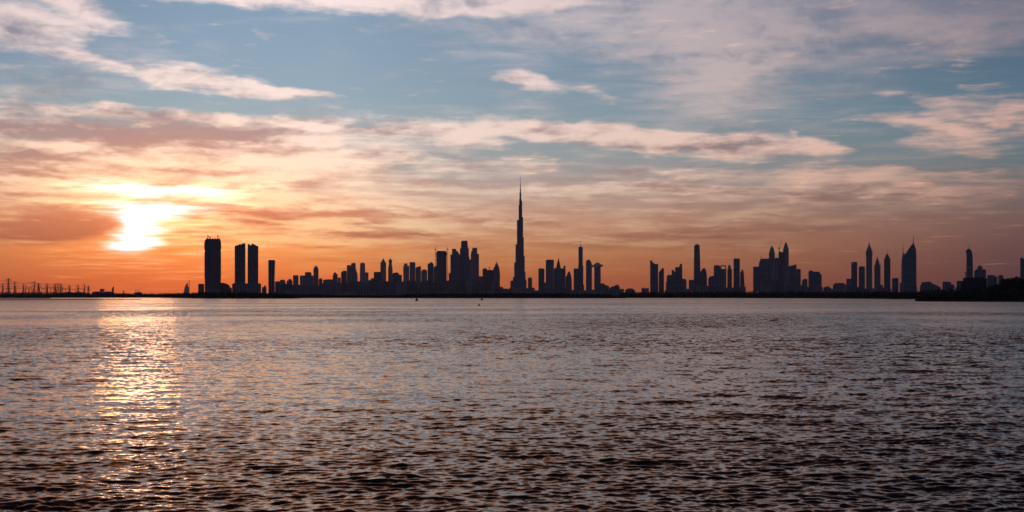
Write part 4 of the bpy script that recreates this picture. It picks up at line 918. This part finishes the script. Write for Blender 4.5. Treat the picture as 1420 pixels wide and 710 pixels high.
def shed(label, x0, x1, yt, D, ridge=.8, m='shed'):
    b = Bld('warehouse_shed', label, 'shed', (x0 + x1) / 2, D, 'sheds on the left shore', m)
    n = max(1, int((x1 - x0) / 12)); w = (x1 - x0) / n
    b.box(x0, x1, yt + .9, 'hall', depth=40, lip=False)
    for i in range(n): b.poly([(x0 + i * w, yt + .95), (x0 + (i + .5) * w, yt), (x0 + (i + 1) * w, yt + .95)], 'roof', 'roof', 41)
    return b
shed('long low shed under the pylons on the left shore', 88, 117.4, 404.6, 4010)
b = shed('second long shed with a roof box below the dark cloud bank', 127.6, 158, 404.0, 4010); b.box(138.6, 144.2, 400.6, 'roof_block', 404.6, lip=False)
shed('small shed straight below the sun', 187, 197, 404.8, 3950)
b = Bld('silo', 'slanted loading tower at the right end of the second shed', 'silo', 156.5, 3990, 'shore plant', 'shed'); b.poly([(154.6, None), (155.0, 402), (156, 398.6), (157.6, 397.4), (158, 398.4), (157.8, None)], 'tower', depth=14); b.mast(157.2, 395.8, 398, 1.6, 1)
b = Bld('silo', 'tiny twin-topped plant tower right of the second shed', 'silo', 171.5, 3990, 'shore plant', 'shed'); b.box(170.6, 172.4, 404.2, 'tower', depth=10, lip=False); b.box(171.0, 172, 403.3, 'cap', 404.3, lip=False)

# ------------------------------------------------------------------ on the water
D = 1330.0
root = empty('channel_beacon', (wx(577.6, D), D, 0), 'slim dark beacon post standing in the water below the left-centre towers', 'beacon')
k = D / F
bm = bmesh.new(); a_lathe(bm, [(1.5, -2), (1.5, 1.0), (1.15, 1.2), (1.05, 2.2), (.45, 2.4)], 14, .25, 0); link('base', bm, 'beacon', root)
bm = bmesh.new(); a_lathe(bm, [(.42, 2.2), (.34, 7.0)], 10); link('pole', bm, 'beacon', root)
bm = bmesh.new(); a_lathe(bm, [(1.1, 6.3), (1.1, 7.9), (.9, 8.0)], 10); lb = link('daymark', bm, 'beacon', root)
bm = bmesh.new(); a_lathe(bm, [(.3, 8.0), (.3, 8.6), (.1, 8.9)], 8); link('lamp', bm, 'rust', lb)
bm = bmesh.new()
for i in range(9): a_bar(bm, (.95, -.3, 1.4 + i * .55), (.95, .3, 1.4 + i * .55), .08)
a_bar(bm, (.95, -.3, 1.2), (.95, -.3, 6.4), .1); a_bar(bm, (.95, .3, 1.2), (.95, .3, 6.4), .1); link('ladder', bm, 'pylon', root)

D = 1500.0
root = empty('motor_boat', (wx(668.2, D), D, 0), 'tiny dark motor boat on the water left of the tallest tower', 'boat')
bm = bmesh.new()
sec = []
for x, hw, sh, kz in ((-2.2, .75, .75, -.25), (-1.0, .95, .72, -.3), (.4, .95, .8, -.3), (1.5, .6, .95, -.2), (2.3, .04, 1.15, .3)):
    sec.append([bm.verts.new((x, -hw, sh)), bm.verts.new((x, -hw * .7, kz * .2)), bm.verts.new((x, 0, kz)), bm.verts.new((x, hw * .7, kz * .2)), bm.verts.new((x, hw, sh))])
for A, B in zip(sec, sec[1:]):
    for i in range(4): bm.faces.new((A[i], A[i + 1], B[i + 1], B[i]))
    bm.faces.new((A[4], A[0], B[0], B[4]))
bm.faces.new(sec[0]); bm.faces.new(sec[-1][::-1]); link('hull', bm, 'hull', root)
bm = bmesh.new(); a_plan(bm, [(-1.1, -.7), (.7, -.7), (.7, .7), (-1.1, .7)], .78, 2.2, [(-.9, -.55), (.3, -.55), (.3, .55), (-.9, .55)]); link('cabin', bm, 'hull', root)
bm = bmesh.new(); a_bar(bm, (-.3, 0, 2.2), (-.3, 0, 3.3), .12); link('mast', bm, 'hull', root)
bm = bmesh.new(); a_box(bm, -2.75, -2.22, -.22, .22, -.3, 1.1); link('outboard_motor', bm, 'hull', root)

def buoy(px, py, D, label, s=1.0):
    root = empty('mooring_buoy', (wx(px, D), D, 0), label, 'buoy', 'small buoys')
    bm = bmesh.new(); a_lathe(bm, [(.2 * s, -.6 * s), (.6 * s, -.3 * s), (.75 * s, .1 * s), (.6 * s, .5 * s), (.2 * s, .75 * s)], 14); link('float', bm, 'hull', root, True)
    bm = bmesh.new(); a_lathe(bm, [(.07 * s, .7 * s), (.07 * s, 1.3 * s), (.16 * s, 1.35 * s), (.16 * s, 1.5 * s)], 8); link('staff', bm, 'rust', root)
buoy(664.4, 424.4, 640, 'tiny dark buoy floating below the motor boat')

# ------------------------------------------------------------------ air
HAZE_DENSITY = 1.6e-5
bm = bmesh.new(); a_box(bm, -31000, 31000, -31000, 31000, -3.0, 960.0)
hz = link('haze', bm, 'glass'); hz.data.materials.clear()
m = bpy.data.materials.new('air'); m.use_nodes = True; N = NT(m.node_tree)
pv = N.n('ShaderNodeVolumePrincipled'); pv.inputs['Color'].default_value = (0.74, 0.80, 1.0, 1); pv.inputs['Density'].default_value = HAZE_DENSITY; pv.inputs['Anisotropy'].default_value = 0.45
out = N.n('ShaderNodeOutputMaterial'); N.put(out.inputs['Volume'], pv.outputs[0])
hz.data.materials.append(m); tag(hz, kind='stuff')
